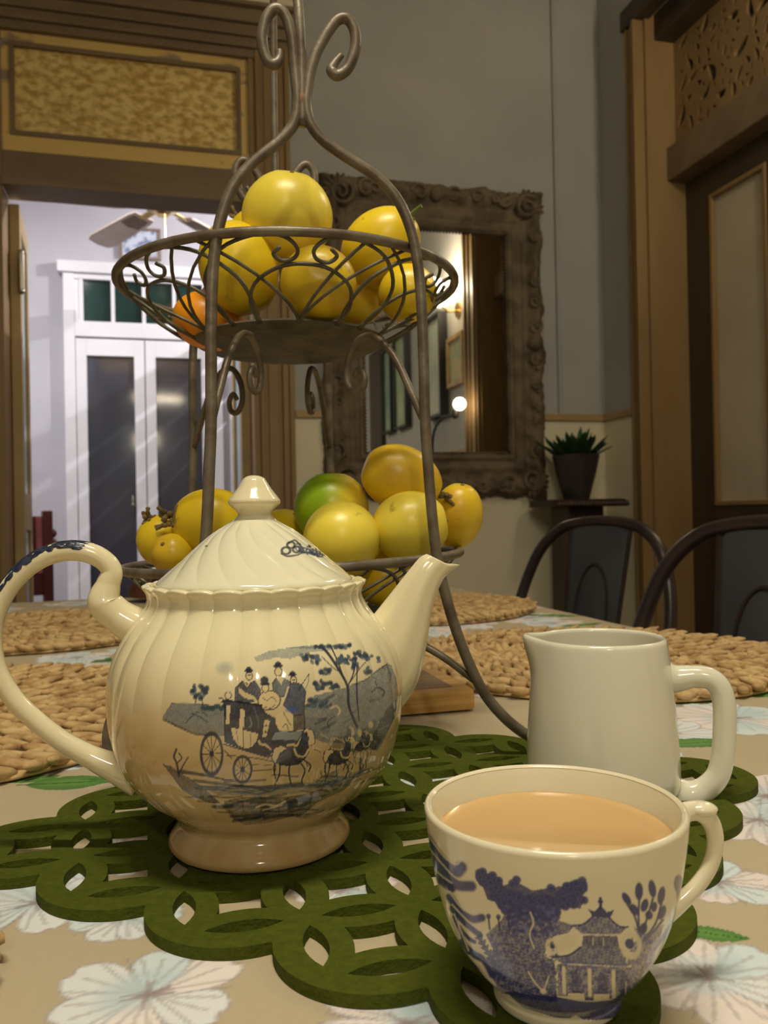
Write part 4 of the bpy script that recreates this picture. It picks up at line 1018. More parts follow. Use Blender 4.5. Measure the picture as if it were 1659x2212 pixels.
# pagoda
def bluepoly(Q, col=B1, tex=.25): pa.poly(Q, col, .96, tex)
pa.line([(930, 655), (930, 705)], 14, B1, 1, smooth=False); pa.blob(930, 672, 13, 11, B1)
bluepoly([(868, 712), (900, 722), (930, 690), (960, 722), (995, 708), (975, 750), (890, 750)], B1, 0)
bluepoly([(895, 745), (968, 745), (1020, 785), (1055, 790), (1015, 832), (835, 838), (790, 800), (840, 790)], B2, .45); pa.line([(790, 800), (840, 792), (890, 750)], 8, B1); pa.line([(1060, 788), (1015, 786), (970, 748)], 8, B1)
pa.line([(835, 840), (930, 838), (1018, 828)], 7, IV, .9)
bluepoly([(842, 846), (1008, 836), (1015, 895), (835, 905)], B1, .3); pa.line([(890, 855), (890, 890)], 6, IV, .7, False); pa.line([(940, 852), (940, 888)], 6, IV, .7, False)
bluepoly([(830, 905), (1020, 893), (1075, 950), (1110, 960), (1040, 985), (735, 992), (690, 968), (770, 950)], B2, .4); pa.line([(690, 965), (770, 950), (830, 905)], 9, B1); pa.line([(735, 985), (880, 982), (1050, 975)], 8, B3, .8)
bluepoly([(715, 1000), (1075, 985), (1070, 1150), (715, 1160)], B2, .5)
for _ in range(160): pa.blob(rp.uniform(725, 1065), rp.uniform(1005, 1140), rp.uniform(4, 10), rp.uniform(4, 10), rp.choice([B1, B1, B3]), .7)
for x in (745, 870, 985): pa.line([(x, 1015), (x, 1140)], 18, IV, .95, False); pa.line([(x - 34, 1012), (x, 994), (x + 34, 1008)], 9, B3, .8)
for x in (805, 930, 1040): pa.poly([(x - 24, 1140), (x - 24, 1050), (x, 1020), (x + 24, 1050), (x + 24, 1140)], B1, .8, .3)
pa.line([(1100, 985), (1095, 1120)], 9, IV, .7, False); pa.line([(1045, 1060), (1040, 1140)], 7, IV, .6, False)
# base bands
pa.poly([(455, 1160), (720, 1165), (1060, 1140), (1090, 1100), (1075, 1180), (1020, 1235), (900, 1262), (700, 1268), (540, 1235)], B1, .95, .12)
pa.line([(712, 1160), (850, 1172), (980, 1150)], 7, IV, .8); pa.poly([(765, 1138), (840, 1135), (845, 1168), (760, 1168)], IV, .95); pa.poly([(890, 1133), (965, 1126), (960, 1158), (888, 1164)], IV, .95)
pa.poly([(720, 1180), (1000, 1165), (1000, 1210), (730, 1225)], B3, .6, .5); pa.poly([(770, 1262), (800, 1246), (830, 1262), (825, 1275), (770, 1280)], IV, .9)
# leaf tree on the right
for x, y, rx, ry, an in [(1055, 650, 18, 34, -.5), (1115, 608, 19, 44, .05), (1178, 592, 18, 44, -.1), (1220, 622, 17, 46, .2), (1140, 676, 17, 34, .3), (1222, 705, 16, 38, .35), (1160, 722, 18, 22, 0), (1185, 680, 14, 26, .2), (1132, 790, 18, 30, .3), (1090, 700, 20, 30, -.5)]:
    pa.blob(x, y, rx, ry, B1, .96, an); pa.blob(x, y, rx * .3, ry * .6, B2, .7, an)
for L in ([(1060, 680), (1095, 740), (1110, 830), (1100, 900)], [(1115, 650), (1110, 740), (1115, 830)], [(1180, 640), (1150, 740), (1120, 830)], [(1220, 660), (1190, 760), (1130, 850)], [(1225, 740), (1180, 800), (1130, 860)]): pa.line(L, 11, B1, .9)
pa.poly([(1085, 780), (1130, 820), (1180, 790), (1230, 760), (1200, 860), (1180, 930), (1150, 1000), (1120, 1080), (1075, 1120), (1070, 1000), (1080, 900), (1110, 860)], (112, 110, 156), .9, .55)
for _ in range(220): 
    y0 = rp.uniform(820, 1130); x0 = rp.uniform(1070, 1210 - (y0 - 820) * .3); pa.blob(x0, y0, rp.uniform(3, 8), rp.uniform(4, 9), rp.choice([B2, B3, (150, 150, 182)]), .6)
pa.ring(1070, 875, 42, 58, 14, IV, .9); pa.blob(1065, 870, 22, 26, B1, .95); pa.line([(1040, 930), (1055, 900), (1050, 960)], 10, IV, .9)
pa.blob(1303, 562, 23, 46, B1, .96); pa.blob(1305, 620, 16, 40, B1, .96); pa.line([(1365, 470), (1345, 540), (1325, 620), (1315, 660)], 40, B2, .9, taper=True)
for k in range(7): pa.line([(1320 - k * 6, 670 + k * 14), (1250 - k * 14, 770 + k * 24)], 9, (108, 102, 140), .8)
dots(60, 420, 1000, 1100, 1160, (150, 152, 184), 2, 5, .5)
cb_ = grid_obj('body', P, M_CUPPR, cup, closed_u=True, cols=pa.C.reshape(P.shape))
b = MB(); b.lathe([(0.0394, 0.0615), (0.0386, 0.0592), (0.0376, 0.0545), (0.0360, 0.0475), (0.0338, 0.039), (0.031, 0.030), (0.027, 0.0205), (0.020, 0.012), (0.0, 0.009)], 96, cap=False)
b.build('inside', M_CUPIN, cb_, smooth=True, angle=180)
# handle pointing right and away
cx_ = lambda x: (x - CCX) * kc * 1.06
czz = lambda y: EYE - FELT_Z - (y - CYH) * kc * 1.06
ch = [(1454, 1760), (1490, 1736), (1524, 1736), (1552, 1760), (1562, 1800), (1552, 1845), (1522, 1885), (1480, 1918), (1434, 1945)]
hd = Vector((math.cos(0.42), math.sin(0.42), 0))
pth = [hd * cx_(p.x) + Vector((0, 0, czz(p.y))) for p in crom([(x, y, 0) for x, y in ch], 8)]
rd = np.interp(np.linspace(0, 8, len(pth)), range(9), [21, 17, 15.5, 15, 14.5, 14, 14, 15, 18]) * kc
b = MB(); b.tube(pth, list(rd), 16, sx=1.35, ref=tuple(hd.cross(Vector((0, 0, 1)))))
b.build('handle', M_CUPIN, cup, smooth=True, angle=180)
b = MB(); q = pth[int(len(pth) * .27)]; b.ball(q + Vector((0.0, 0, 0.0012)), 0.0058, 0.0040, 0.0026, 16, 10); b.build('thumb_rest', M_CUPIN, cup, smooth=True)
# the tea
b = MB(); b.lathe([(0.0, 0.0150), (0.02, 0.016), (0.0304, 0.030), (0.0345, 0.0425), (0.0361, 0.0487), (0.0372, 0.0532), (0.0368, 0.0529), (0.0, 0.0528)], 96)
tea = b.build('milky_tea', M_TEA, None, smooth=True, angle=40, loc=(cp.x, cp.y, T + FELT_Z), rz=facing(cp)); tag(tea, 'milky tea filling the willow pattern cup', 'tea')

# ================================================================== TWO-TIER IRON FRUIT STAND
SD = 0.62; SC = Vector((-0.0670, 0.6160, T)); SYAW = math.radians(11.5)
su = Vector((math.cos(SYAW), math.sin(SYAW), 0)); sn = Vector((math.sin(SYAW), -math.cos(SYAW), 0)); AD = 0.1085
stand = thing('fruit_stand', 'two tier wrought iron fruit stand with scrolled posts behind the teapot', 'fruit stand', SC, SYAW)
# local frame of the stand: x = su, y = -sn
def lp(w): d = Vector(w) - SC; return Vector((d.dot(su), -d.dot(sn), d.z))
pF = SC + sn * AD
def trace(L, n=AD): return [lp(on_plane(x, y, SC + sn * n, sn)) for x, y in L]
FRp = [(738, 118), (722, 138), (716, 153), (730, 163), (752, 146), (767, 105), (766, 66), (750, 41), (728, 44), (705, 74), (684, 112), (671, 150), (664, 190), (661, 225), (671, 268), (700, 305), (756, 344), (815, 383), (858, 430), (886, 492), (901, 560), (910, 650), (915, 780), (918, 900), (925, 1010), (935, 1130), (946, 1215), (964, 1290), (985, 1360), (1012, 1430), (1046, 1497), (1090, 1550), (1138, 1588), (1182, 1612), (1216, 1622), (1243, 1612), (1250, 1588), (1232, 1570), (1214, 1578)]
FLp = [(604, 108), (604, 124), (597, 137), (584, 138), (572, 118), (566, 84), (573, 46), (588, 22), (606, 22), (622, 46), (632, 92), (637, 150), (641, 190), (642, 225), (634, 268), (602, 306), (545, 352), (505, 400), (482, 455), (467, 520), (459, 600), (456, 700), (456, 900), (452, 1010), (447, 1130), (438, 1215), (415, 1295), (372, 1378), (318, 1448), (266, 1510), (238, 1566), (234, 1618), (248, 1662), (284, 1688), (318, 1682), (332, 1655), (312, 1640)]
FR = trace(FRp); FL = trace(FLp)
PR = 0.0035
def post(L, material=M_IRON):
    pts = crom(L, 6); n = len(pts)
    r = [PR * min(1.0, 0.55 + 0.45 * min(i / 12.0, 1)) for i in range(n)]
    b = MB(); b.tube(pts, r, 10); return b.build('post', material, stand, smooth=True, angle=180)
post(FR); post(FL)
RLp = [Vector((-p.x * (1 - 0.64 * min(1, max(0, (0.13 - p.z) / 0.10))), AD, max(p.z, 0.0225))) for p in FR]
RRp = [Vector((p.x * (1 - 0.42 * min(1, max(0, (0.37 - p.z) / 0.08)) ), AD, max(p.z, 0.0225))) for p in FR]
post(RLp); post(RRp)
# handle hoop joining the two necks
hoop = crom([(0, -AD, 0.400), (0, -AD, 0.443), (-.001, -.105, .48), (-.002, -.078, .56), (0, -.03, .63), (0, .03, .655), (0, .085, .62), (0, .104, .55), (0, AD, .46), (0, AD, .39)], 8)
nx = lp(on_plane(651, 130, pF, sn)).x
b = MB(); b.tube([p + Vector((nx if p.y < 0 else 0, 0, 0)) for p in hoop], 0.0032, 10); b.build('handle', M_IRON, stand, smooth=True, angle=180)
for y_, x_ in ((-AD, nx), (AD, 0)):
    b = MB(); b.ball((x_, y_, 0.4165), 0.0040, 0.0036, 0.007, 12, 8); tag(b.build('weld', M_RUST, stand, smooth=True), 'rusty weld where two rods meet')

def basket(rim_z, base_z, RR_, RB, tilt=0.0):
    zc = lambda x: x * tilt
    b = MB(); b.tube([(RR_ * math.cos(2 * PI * k / 72), RR_ * math.sin(2 * PI * k / 72), rim_z + zc(RR_ * math.cos(2 * PI * k / 72))) for k in range(72)], 0.0032, 10, closed=True)
    rim = b.build('basket_rim', M_IRON, stand, smooth=True, angle=180)
    def cone(thd, s_):
        # angle measured from the front normal, in degrees
        a = math.radians(thd) - PI / 2; r = RB + (RR_ - 0.001 - RB) * s_; bul = 0.004 * math.sin(PI * min(1, max(0, s_)))
        x = (r + bul * .4) * math.cos(a); return Vector((x, (r + bul * .4) * math.sin(a), base_z + 0.003 + (rim_z - base_z - 0.003) * s_ - bul + zc(x) * s_))
    b = MB(); b.lathe([(0.0, base_z - 0.0035), (RB * .6, base_z - 0.003), (RB * .92, base_z - 0.001), (RB, base_z + 0.0015), (RB + .0015, base_z + .004), (RB, base_z + .0055), (RB * .9, base_z + .002), (0, base_z)], 64)
    b.build('tray', M_TRAY, rim, smooth=True)
    for mdl in range(6):
        c = mdl * 60 + 0.0
        for s_ in (-1, 1):
            P_ = [(37, 0), (39, .3), (36, .62), (26, .88), (14, .985), (6.5, .96), (2.6, .86), (3.6, .77), (7.5, .745), (10, .81), (7.8, .87)]
            b = MB(); b.tube(crom([cone(c + s_ * a, t) for a, t in P_], 5), 0.0013, 6); b.build('scroll_wire', M_IRON2, rim, smooth=True, angle=180)
        P_ = [(-21, 0), (-22.5, .25), (-18, .52), (-9, .68), (0, .72), (9, .68), (18, .52), (22.5, .25), (21, 0)]
        b = MB(); b.tube(crom([cone(c + a, t) for a, t in P_], 4), 0.0013, 6); b.build('arch_wire', M_IRON2, rim, smooth=True, angle=180)
        for e_ in (-34, 34, 19):
            b = MB(); b.tube([cone(c + e_ * t * t * .55 + e_ * .45 * t, t) for t in np.linspace(0, 1, 9)], 0.00115, 6); b.build('spoke_wire', M_IRON2, rim, smooth=True, angle=180)
    return rim
UR, UB = 0.3305, 0.286; LR_, LB_ = 0.1295, 0.085
basket(UR, UB, 0.1222, 0.0685); basket(LR_, LB_, 0.1222, 0.0685, 0.03)
def bracket(px_, py_, zj, dz=0.0):
    p0 = Vector((px_, py_, 0)); d = -p0.normalized(); L_ = []
    for a, z_ in [(0, .0), (.009, .020), (.020, .042), (.034, .0575), (.047, .059), (.056, .048), (.0585, .033), (.053, .0235), (.0455, .025), (.0435, .033), (.048, .0385), (.052, .034)]:
        L_.append(p0 + d * (a * 1.18 + .002) + Vector((0, 0, zj + z_)))
    pts = crom(L_, 5); b = MB(); b.tube(pts, list(np.linspace(.0026, .0020, len(pts))), 8); return b.build('bracket', M_IRON, stand, smooth=True, angle=180)
def u_at(L, z):
    seg = [p for p in L[12:] if True]
    for a, c in zip(seg[:-1], seg[1:]):
        if (a.z - z) * (c.z - z) <= 0 and abs(a.z - c.z) > 1e-6: return a.x + (c.x - a.x) * (a.z - z) / (a.z - c.z)
    return seg[-1].x
for L, y_ in ((FR, -AD), (FL, -AD), (RLp, AD), (RRp, AD)):
    zj = UB - 0.059 - .0055
    bracket(u_at(L, zj), y_, zj)
    # stay from the flared foot up to the lower tray
    z0 = 0.052; x0 = u_at(L, z0)
    b = MB(); b.tube(crom([(x0, y_, z0), (x0 * .80, y_ * .86, .069), (x0 * .56, y_ * .64, .0835)], 5), 0.0026, 8); b.build('stay', M_IRON, stand, smooth=True, angle=180)

# ================================================================== FRUIT
def egg(name, px_, py_, Y, r, material, label, cat='fruit', group='yellow fruit on the iron stand', sx=1.0, sz=1.0, tip=0.0, rot=(0, 0, 0), stem=None, dimple=True):
    c = at(px_, py_, Y)
    t = thing(name, label, cat, c, 0, group); t.rotation_euler = rot
    prof = []
    for i in range(25):
        a = PI * i / 24; z = -math.cos(a); q = math.sin(a) * (1 - tip * z * 0.5)
        zz_ = z
        if dimple: zz_ = z * (1 - 0.05 * max(0, abs(z) - .93) / .07)
        prof.append((r * q * sx if 0 < i < 24 else 0.0, r * zz_ * sz))
    b = MB(); b.lathe(prof, 40); b.build('skin', material, t, smooth=True, angle=180)
    if stem:
        ln, kind = stem; z0 = r * sz * .95
        if kind == 'twig':
            b = MB(); b.tube(crom([(0, 0, z0 - .002), (.001, .001, z0 + ln * .4), (.003, -.001, z0 + ln * .75), (.0045, 0, z0 + ln)], 4), [.0016, .0019] + [.0015] * 9 + [.0019, .0014], 7)
            for k in range(5): b.ball((.002 * math.cos(k * 2.1), .002 * math.sin(k * 2.1), z0 + ln * (.15 + .13 * k)), .0018, .0014, .0022, 7, 5)
            b.build('stem', M_STEM, t, smooth=True)
        else:
            b = MB(); b.tube([(0, 0, z0 - .002), (0.0005, 0, z0 + ln * .5), (.002, 0, z0 + ln)], [.0017, .0013, .0016], 8); b.build('stem', M_STEMG, t, smooth=True)
        b = MB()
        for k in range(5):
            q = k * 2 * PI / 5; b.ball((.0035 * math.cos(q), .0035 * math.sin(q), z0 + .0004), .0032, .0015, .0008, 7, 5, Matrix.Rotation(q, 3, 'Z'))
        b.build('calyx', M_STEM, t, smooth=True)
    else:
        b = MB(); b.ball((0, 0, r * sz * .955), .0016, .0016, .0010, 8, 5); b.build('calyx', M_STEM, t, smooth=True)
    return t
G1 = 'yellow fruit in the upper basket'; G2 = 'yellow fruit in the lower basket'
egg('yellow_fruit', 621, 468, .600, .0327, M_FR_P, 'large smooth yellow fruit topping the pile in the upper basket', group=G1, sx=1.0, sz=.97, tip=.05, rot=(.5, .2, 0))
egg('yellow_fruit', 824, 536, .618, .0290, M_FR_Y, 'tall yellow fruit with a green stem by the upper basket rim', group=G1, sx=.95, sz=1.12, tip=.12, rot=(.2, .95, -.4), stem=(.012, 'green'))
egg('yellow_fruit', 516, 580, .590, .0285, M_FR_Y, 'yellow fruit leaning on the left front post in the upper basket'.replace('left ', ''), group=G1, sx=.97, sz=1.18, rot=(.1, -.35, 0))
egg('yellow_fruit', 688, 614, .566, .0255, M_FR_B, 'freckled yellow fruit behind the heart scroll of the upper basket', group=G1, sx=1.02, sz=1.0, rot=(1.3, .6, 0), stem=None)
egg('yellow_fruit', 880, 634, .606, .0208, M_FR_Y, 'smaller yellow fruit tucked under the stemmed one in the upper basket', group=G1, sx=1, sz=1.05, rot=(.8, .9, .3))
egg('yellow_fruit', 770, 640, .640, .0225, M_FR_B, 'shaded yellow fruit deep in the upper basket', group=G1, rot=(.4, 2, 0))
egg('yellow_fruit', 560, 520, .668, .0250, M_FR_Y, 'yellow fruit with a dry twig at the back of the upper basket', group=G1, sz=1.05, rot=(-.2, -.75, 0), stem=(.014, 'twig'))
egg('orange', 452, 694, .610, .0238, M_FR_O, 'orange citrus fruit lying low in the upper basket', 'orange', None, sx=1.12, sz=.90, rot=(.2, .3, 0))
egg('yellow_fruit', 352, 1168, .612, .0188, M_FR_Y, 'small yellow fruit with a dark scuff at the lower basket edge', group=G2, sz=1.05, rot=(.3, -.5, 0), stem=(.008, 'twig'))
egg('yellow_fruit', 374, 1198, .585, .0150, M_FR_B, 'tiny scarred yellow fruit resting on the lower basket rim', group=G2, rot=(.9, -.5, 0))
egg('yellow_fruit', 462, 1132, .600, .0272, M_FR_Y, 'long yellow fruit with a twig stalk behind the teapot lid', group=G2, sx=.95, sz=1.12, tip=.08, rot=(.35, -1.35, 0), stem=(.012, 'twig'))
egg('yellow_fruit', 716, 1098, .612, .0275, M_FR_G, 'half green half yellow fruit in the lower basket', group=G2, sx=1, sz=.98, rot=(0, 0, 0))
egg('yellow_fruit', 737, 1166, .570, .0262, M_FR_P, 'pale yellow fruit directly behind the printed lid ornament', group=G2, sz=1.03, rot=(-.25, .35, 0))
egg('yellow_fruit', 868, 1034, .602, .0263, M_FR_B, 'blotched egg shaped yellow fruit on top of the lower basket pile', group=G2, sx=.90, sz=1.16, tip=.1, rot=(0, 1.95, .15), stem=(.014, 'twig'))
egg('yellow_fruit', 886, 1138, .582, .0256, M_FR_P, 'pale yellow fruit under the blotched one in the lower basket', group=G2, sx=.98, sz=1.06, rot=(.2, 1.4, .2))
egg('yellow_fruit', 988, 1114, .625, .0225, M_FR_B, 'scratched yellow fruit overhanging the lower basket rim above the spout', group=G2, sx=.85, sz=1.12, rot=(.3, .15, 0))
egg('yellow_fruit', 828, 1246, .606, .0215, M_FR_Y, 'shaded yellow fruit at the bottom of the lower basket', group=G2, rot=(.3, 2.0, 0))
egg('yellow_fruit', 612, 1164, .640, .0230, M_FR_Y, 'yellow fruit mostly hidden behind the teapot knob', group=G2, rot=(.3, .5, 0))
# loose twig between the two fruits at the edge of the lower basket
tw = at(372, 1128, .585)
b = MB(); b.tube(crom([(-.012, 0, -.004), (-.004, .001, -.001), (.002, 0, .003), (.003, .001, .012)], 4), [.0022, .002, .0016] + [.0018] * 8 + [.0015, .0012], 7)
b.tube(crom([(0, 0, 0), (.004, .001, -.004), (.008, 0, -.006)], 4), .0018, 6)
for k in range(7): b.ball((random.uniform(-.006, .005), 0, random.uniform(-.003, .008)), .0024, .0018, .002, 7, 5)
tag(b.build('fruit_twig', M_STEM, None, smooth=True, loc=tw), 'dry knobbly twig left between two fruits at the lower basket edge', 'twig')

# ================================================================== AGAINST THE WALLS
# ---------------- carved mirror
MXC, MZC, GHW, GHH, OHW, OHH = -0.757, 1.578, 0.298, 0.442, 0.455, 0.620
mir = thing('wall_mirror', 'rectangular mirror in a heavy carved brown frame above the dado rail', 'mirror', RW(MXC, -0.014, MZC), PSI)
NP_, NT = 360, 20
Pm = np.zeros((NP_ + 1, NT, 3))
def rectpt(f, hw, hh):
    s_ = (f % 1.0) * 4; k = int(s_); t = s_ - k
    return [( -hw + 2 * hw * t, -hh), (hw, -hh + 2 * hh * t), (hw - 2 * hw * t, hh), (-hw, hh - 2 * hh * t)][k % 4]
for i in range(NP_ + 1):
    f = (i % NP_) / NP_
    xi, zi = rectpt(f, GHW, GHH); xo, zo = rectpt(f, OHW, OHH)
    dx, dz = xo - xi, zo - zi; L_ = math.hypot(dx, dz); side = (f * 4) % 1.0
    sc = 0.012 * abs(math.sin(side * PI * 5.5)) + 0.020 * mnoise.noise(Vector((xo * 14, zo * 14, 3.1))) + 0.010 * mnoise.noise(Vector((xo * 40, zo * 40, 7.1)))
    if min(side, 1 - side) < 0.05: sc += 0.018 * (1 - min(side, 1 - side) / 0.05)
    for j in range(NT):
        t = j / (NT - 1); e = 1 + sc / L_ * t ** 3
        x = xi + dx * t * e; z = zi + dz * t * e
        h = 0.016 + 0.022 * math.exp(-((t - .10) / .07) ** 2) + 0.030 * math.exp(-((t - .34) / .12) ** 2) * .6 + 0.040 * math.exp(-((t - .76) / .20) ** 2)
        h += (0.016 * mnoise.noise(Vector((x * 26, z * 26, 0))) + 0.010 * mnoise.noise(Vector((x * 60, z * 60, 5)))) * min(1, max(0, (t - .42) / .15))
        h += 0.005 * math.sin(side * PI * 26 + t * 4) * math.exp(-((t - .70) / .14) ** 2)
        h *= (1 - max(0, (t - .94) / .06) * .9)
        Pm[i, j] = (x, -max(h, .001), z)
    Pm[i, -1, 1] = 0.0
fr = grid_obj('frame', Pm, M_FRAME, mir)
b = MB(); b.box(-GHW - 0.012, GHW + 0.012, -0.0135, -0.0115, -GHH - 0.012, GHH + 0.012); b.build('mirror_glass', M_MIRROR, mir)
b = MB(); b.box(-OHW + 0.04, OHW - 0.04, -0.010, 0.012, -OHH + 0.04, OHH - 0.04); b.build('backing', M_PEDES, mir)
for hz, (xa_, xb_, za_, zb_) in enumerate([(-GHW, GHW, -GHH, -GHH), (-GHW, GHW, GHH, GHH), (-GHW, -GHW, -GHH, GHH), (GHW, GHW, -GHH, GHH)]):
    b = MB(); n = 44 if hz < 2 else 64
    for k in range(n + 1):
        t = k / n; b.ball((xa_ + (xb_ - xa_) * t, -.024, za_ + (zb_ - za_) * t), .0055, .007, .0055, 6, 4)
    b.build('beading', M_FRAME, fr, smooth=True)
def spiral(c, r0, turns, sgn, ph, thick, b):
    pts = []
    for k in range(40):
        t = k / 39; r = r0 * (1 - .86 * t); a = ph + sgn * t * turns * 2 * PI; pts.append((c[0] + r * math.cos(a), c[1], c[2] + r * math.sin(a)))
    b.tube(pts, list(np.linspace(thick, thick * .5, 40)), 6)
for sx in (-1, 1):
    for sz in (-1, 1):
        b = MB(); cxm, czm = sx * (OHW - .07), sz * (OHH - .07)
        spiral((cxm, -.055, czm), .05, 1.7, sx * sz, PI / 4, .011, b); spiral((cxm - sx * .10, -.048, czm + sz * .025), .034, 1.5, -sx * sz, 1.0, .009, b); spiral((cxm + sx * .03, -.048, czm - sz * .11), .034, 1.5, -sx * sz, 2.0, .009, b)
        for k in range(7):
            q = math.atan2(sz, sx) + (k - 3) * .32; b.ball((cxm + .052 * math.cos(q), -.045, czm + .052 * math.sin(q)), .026, .012, .010, 8, 6, Matrix.Rotation(-q, 3, 'Y'))
        b.build('corner_ornament', M_FRAME, mir, smooth=True)
for xm, zm, ang in ((0, OHH - .045, 0), (0, -OHH + .045, PI), (OHW - .045, 0, -PI / 2), (-OHW + .045, 0, PI / 2)):
    b = MB()
    for s_ in (-1, 1):
        for dd, rr_ in ((.07, .034), (.17, .028), (.25, .024)):
            ox, oz = s_ * dd, 0.0; cx2 = xm + ox * math.cos(ang) ; cz2 = zm + ox * math.sin(ang)
            if abs(cx2) > OHW - .1 and abs(cz2) > OHH - .1: continue
            spiral((cx2, -.052, cz2), rr_, 1.4, s_, ang + (0 if s_ > 0 else PI), .008, b)
    b.ball((xm, -.05, zm), .03, .02, .03, 12, 8); b.build('carved_crest', M_FRAME, mir, smooth=True)

# ---------------- pedestal with a potted succulent
pdx, pdy = -0.250, -0.20
ped = thing('pedestal', 'dark carved timber pedestal between the mirror and the panelled door', 'pedestal', RW(pdx, pdy, 0), PSI)
b = MB(); b.prism([(-.155, -.10), (-.12, -.135), (.12, -.135), (.155, -.10), (.155, .10), (.12, .135), (-.12, .135), (-.155, .10)], 0.912, 0.940); b.build('top', M_PEDES, ped)
b = MB()
for k in range(18):
    q = -0.14 + k * .28 / 17; b.ball((q, -.135, .922), .011, .008, .012, 7, 5)
b.build('carved_edge', M_PEDES, ped, smooth=True)
b = MB(); b.box(-.075, .075, -.075, .075, .10, .915, .006); b.build('column', M_PEDES, ped)
b = MB(); b.box(-.13, .13, -.13, .13, 0, .06, .008); b.box(-.10, .10, -.10, .10, .06, .10, .008); b.build('base', M_PEDES, ped)
pp = thing('potted_succulent', 'spiky green succulent in a dark grey pot on the pedestal', 'plant', RW(pdx, pdy, 0.940), PSI + .4)
b = MB(); b.lathe([(0, 0), (.046, 0), (.05, .004), (.062, .05), (.076, .10), (.086, .145), (.092, .172), (.088, .175), (.082, .168), (.08, .15), (0, .148)], 40); b.build('pot', M_PLPOT, pp, smooth=True)
b = MB(); b.lathe([(0, .150), (.079, .152), (.079, .146), (0, .146)], 24); b.build('soil', M_PEDES, pp)
rl_ = random.Random(2)
def blade(ln, wd, curl):
    b = MB(); V = []; n = 7
    for i in range(n):
        t = i / (n - 1); w = wd * (0.55 + .9 * t) * (1 - t) ** .55 if t < 1 else 0.0005
        z = ln * t; y = curl * t * t
        V += [(-w, y + w * .25, z), (0, y - w * .25, z), (w, y + w * .25, z), (0, y + w * .12, z)]
    Fc = []
    for i in range(n - 1):
        for k in range(4): Fc.append((i * 4 + k, i * 4 + (k + 1) % 4, (i + 1) * 4 + (k + 1) % 4, (i + 1) * 4 + k))
    b.add(V, Fc); return b
lm = None
for k in range(44):
    q = k * 2.39996; tl = .12 + .85 * math.sqrt(k / 44.0)
    bl = blade(rl_.uniform(.10, .145) * (1.15 if k in (38, 41, 43) else 1), .021, rl_.uniform(.0, .02)).build('leaf', M_PLANT, pp, smooth=True)
    bl.location = (.045 * math.sqrt(k / 44) * math.cos(q), .045 * math.sqrt(k / 44) * math.sin(q), .150)
    bl.rotation_euler = (0, 0, 0); bl.rotation_mode = 'XYZ'
    bl.rotation_euler = (-tl, 0, q - PI / 2)

# ---------------- metal chairs
def chair(loc, rz, label):
    t = thing('metal_chair', label, 'chair', loc, rz, 'dark metal chairs along the table side')
    b = MB(); b.box(-.19, .19, -.18, .19, .430, .448, .008); b.build('seat', M_CHAIR, t, smooth=True)
    b = MB(); b.box(-.185, .185, -.175, .185, .395, .431, .004); b.build('seat_frame', M_CHAIR, t)
    for sx in (-1, 1):
        for sy in (-1, 1):
            b = MB(); b.tube([(sx * .165, sy * .16, .43), (sx * .185, sy * .19, .22), (sx * .205, sy * .215, 0.0)], [.022, .018, .014], 8); b.build('leg', M_CHAIR, t, smooth=True)
    R_ = [(-.190, -.130, .425), (-.203, -.155, .52), (-.205, -.185, .62), (-.196, -.212, .71), (-.165, -.235, .80), (-.115, -.248, .850), (-.06, -.252, .866), (0, -.253, .870)]
    L_ = R_ + [(-x, y, z) for x, y, z in R_[-2::-1]]
    b = MB(); b.tube(crom(L_, 5), .0125, 10); b.build('back_loop', M_CHAIR, t, smooth=True, angle=180)
    V = []; n = 10
    for i in range(n):
        z = .44 + (.862 - .44) * i / (n - 1); y = -.165 - .085 * ((z - .44) / .43) ** .9; w = .058 + .022 * (i / (n - 1))
        V += [(-w, y - .004, z), (-w * .82, y + .003, z), (w * .82, y + .003, z), (w, y - .004, z), (w, y - .010, z), (-w, y - .010, z)]
    Fc = []
    for i in range(n - 1):
        for k in range(6): Fc.append((i * 6 + k, i * 6 + (k + 1) % 6, (i + 1) * 6 + (k + 1) % 6, (i + 1) * 6 + k))
    Fc += [tuple(range(5, -1, -1)), tuple((n - 1) * 6 + k for k in range(6))]
    b = MB(); b.add(V, Fc); sp_ = b.build('splat', M_SPLAT, t, smooth=True)
    yb = lambda z: -.165 - .085 * ((z - .44) / .43) ** .9
    arch = [(-.042, .45), (-.044, .60), (-.041, .70), (-.027, .757), (0, .778), (.027, .757), (.041, .70), (.044, .60), (.042, .45)]
    b = MB(); b.tube(crom([(x, yb(z) + .004, z) for x, z in arch], 5), .0035, 6)
    b.tube(crom([(x, yb(z) - .0105, z) for x, z in arch], 5), .0035, 6); b.build('embossed_arch', M_CHAIR, sp_, smooth=True)
    for sx in (-1, 1):
        b = MB(); b.tube(crom([(sx * (.058 + .022 * (z - .44) / .42), yb(z) - .002, z) for z in (.44, .58, .72, .862)], 4), .005, 6); b.build('splat_edge', M_CHAIR, sp_, smooth=True)
    return t
def chair_at(pxc, Y, face, label):
    c = at(pxc, 1112, Y); f = Vector(face).normalized(); rz = math.atan2(-f.x, f.y)
    return chair((c.x + f.x * .25, c.y + f.y * .25, 0), rz, label)
chair_at(1296, 1.80, (-.80, -.60, 0), 'dark metal chair in front of the plant pedestal')
chair_at(1665, 1.20, (-.80, -.60, 0), 'dark metal chair in front of the panelled door')
# turned brown bowl upside down on the far placemat
bw = at(336, 1296, 1.66)
b = MB(); b.lathe([(0.052, 0), (.054, .006), (.050, .020), (.038, .034), (.020, .042), (0, .044)], 36)
tag(b.build('wooden_bowl', mat('turned_brown_wood', (92, 52, 34), (76, 42, 28), 20, .4), None, smooth=True, loc=(bw.x, bw.y, T + .010)), 'upturned brown wooden bowl on the far straw placemat', 'bowl')

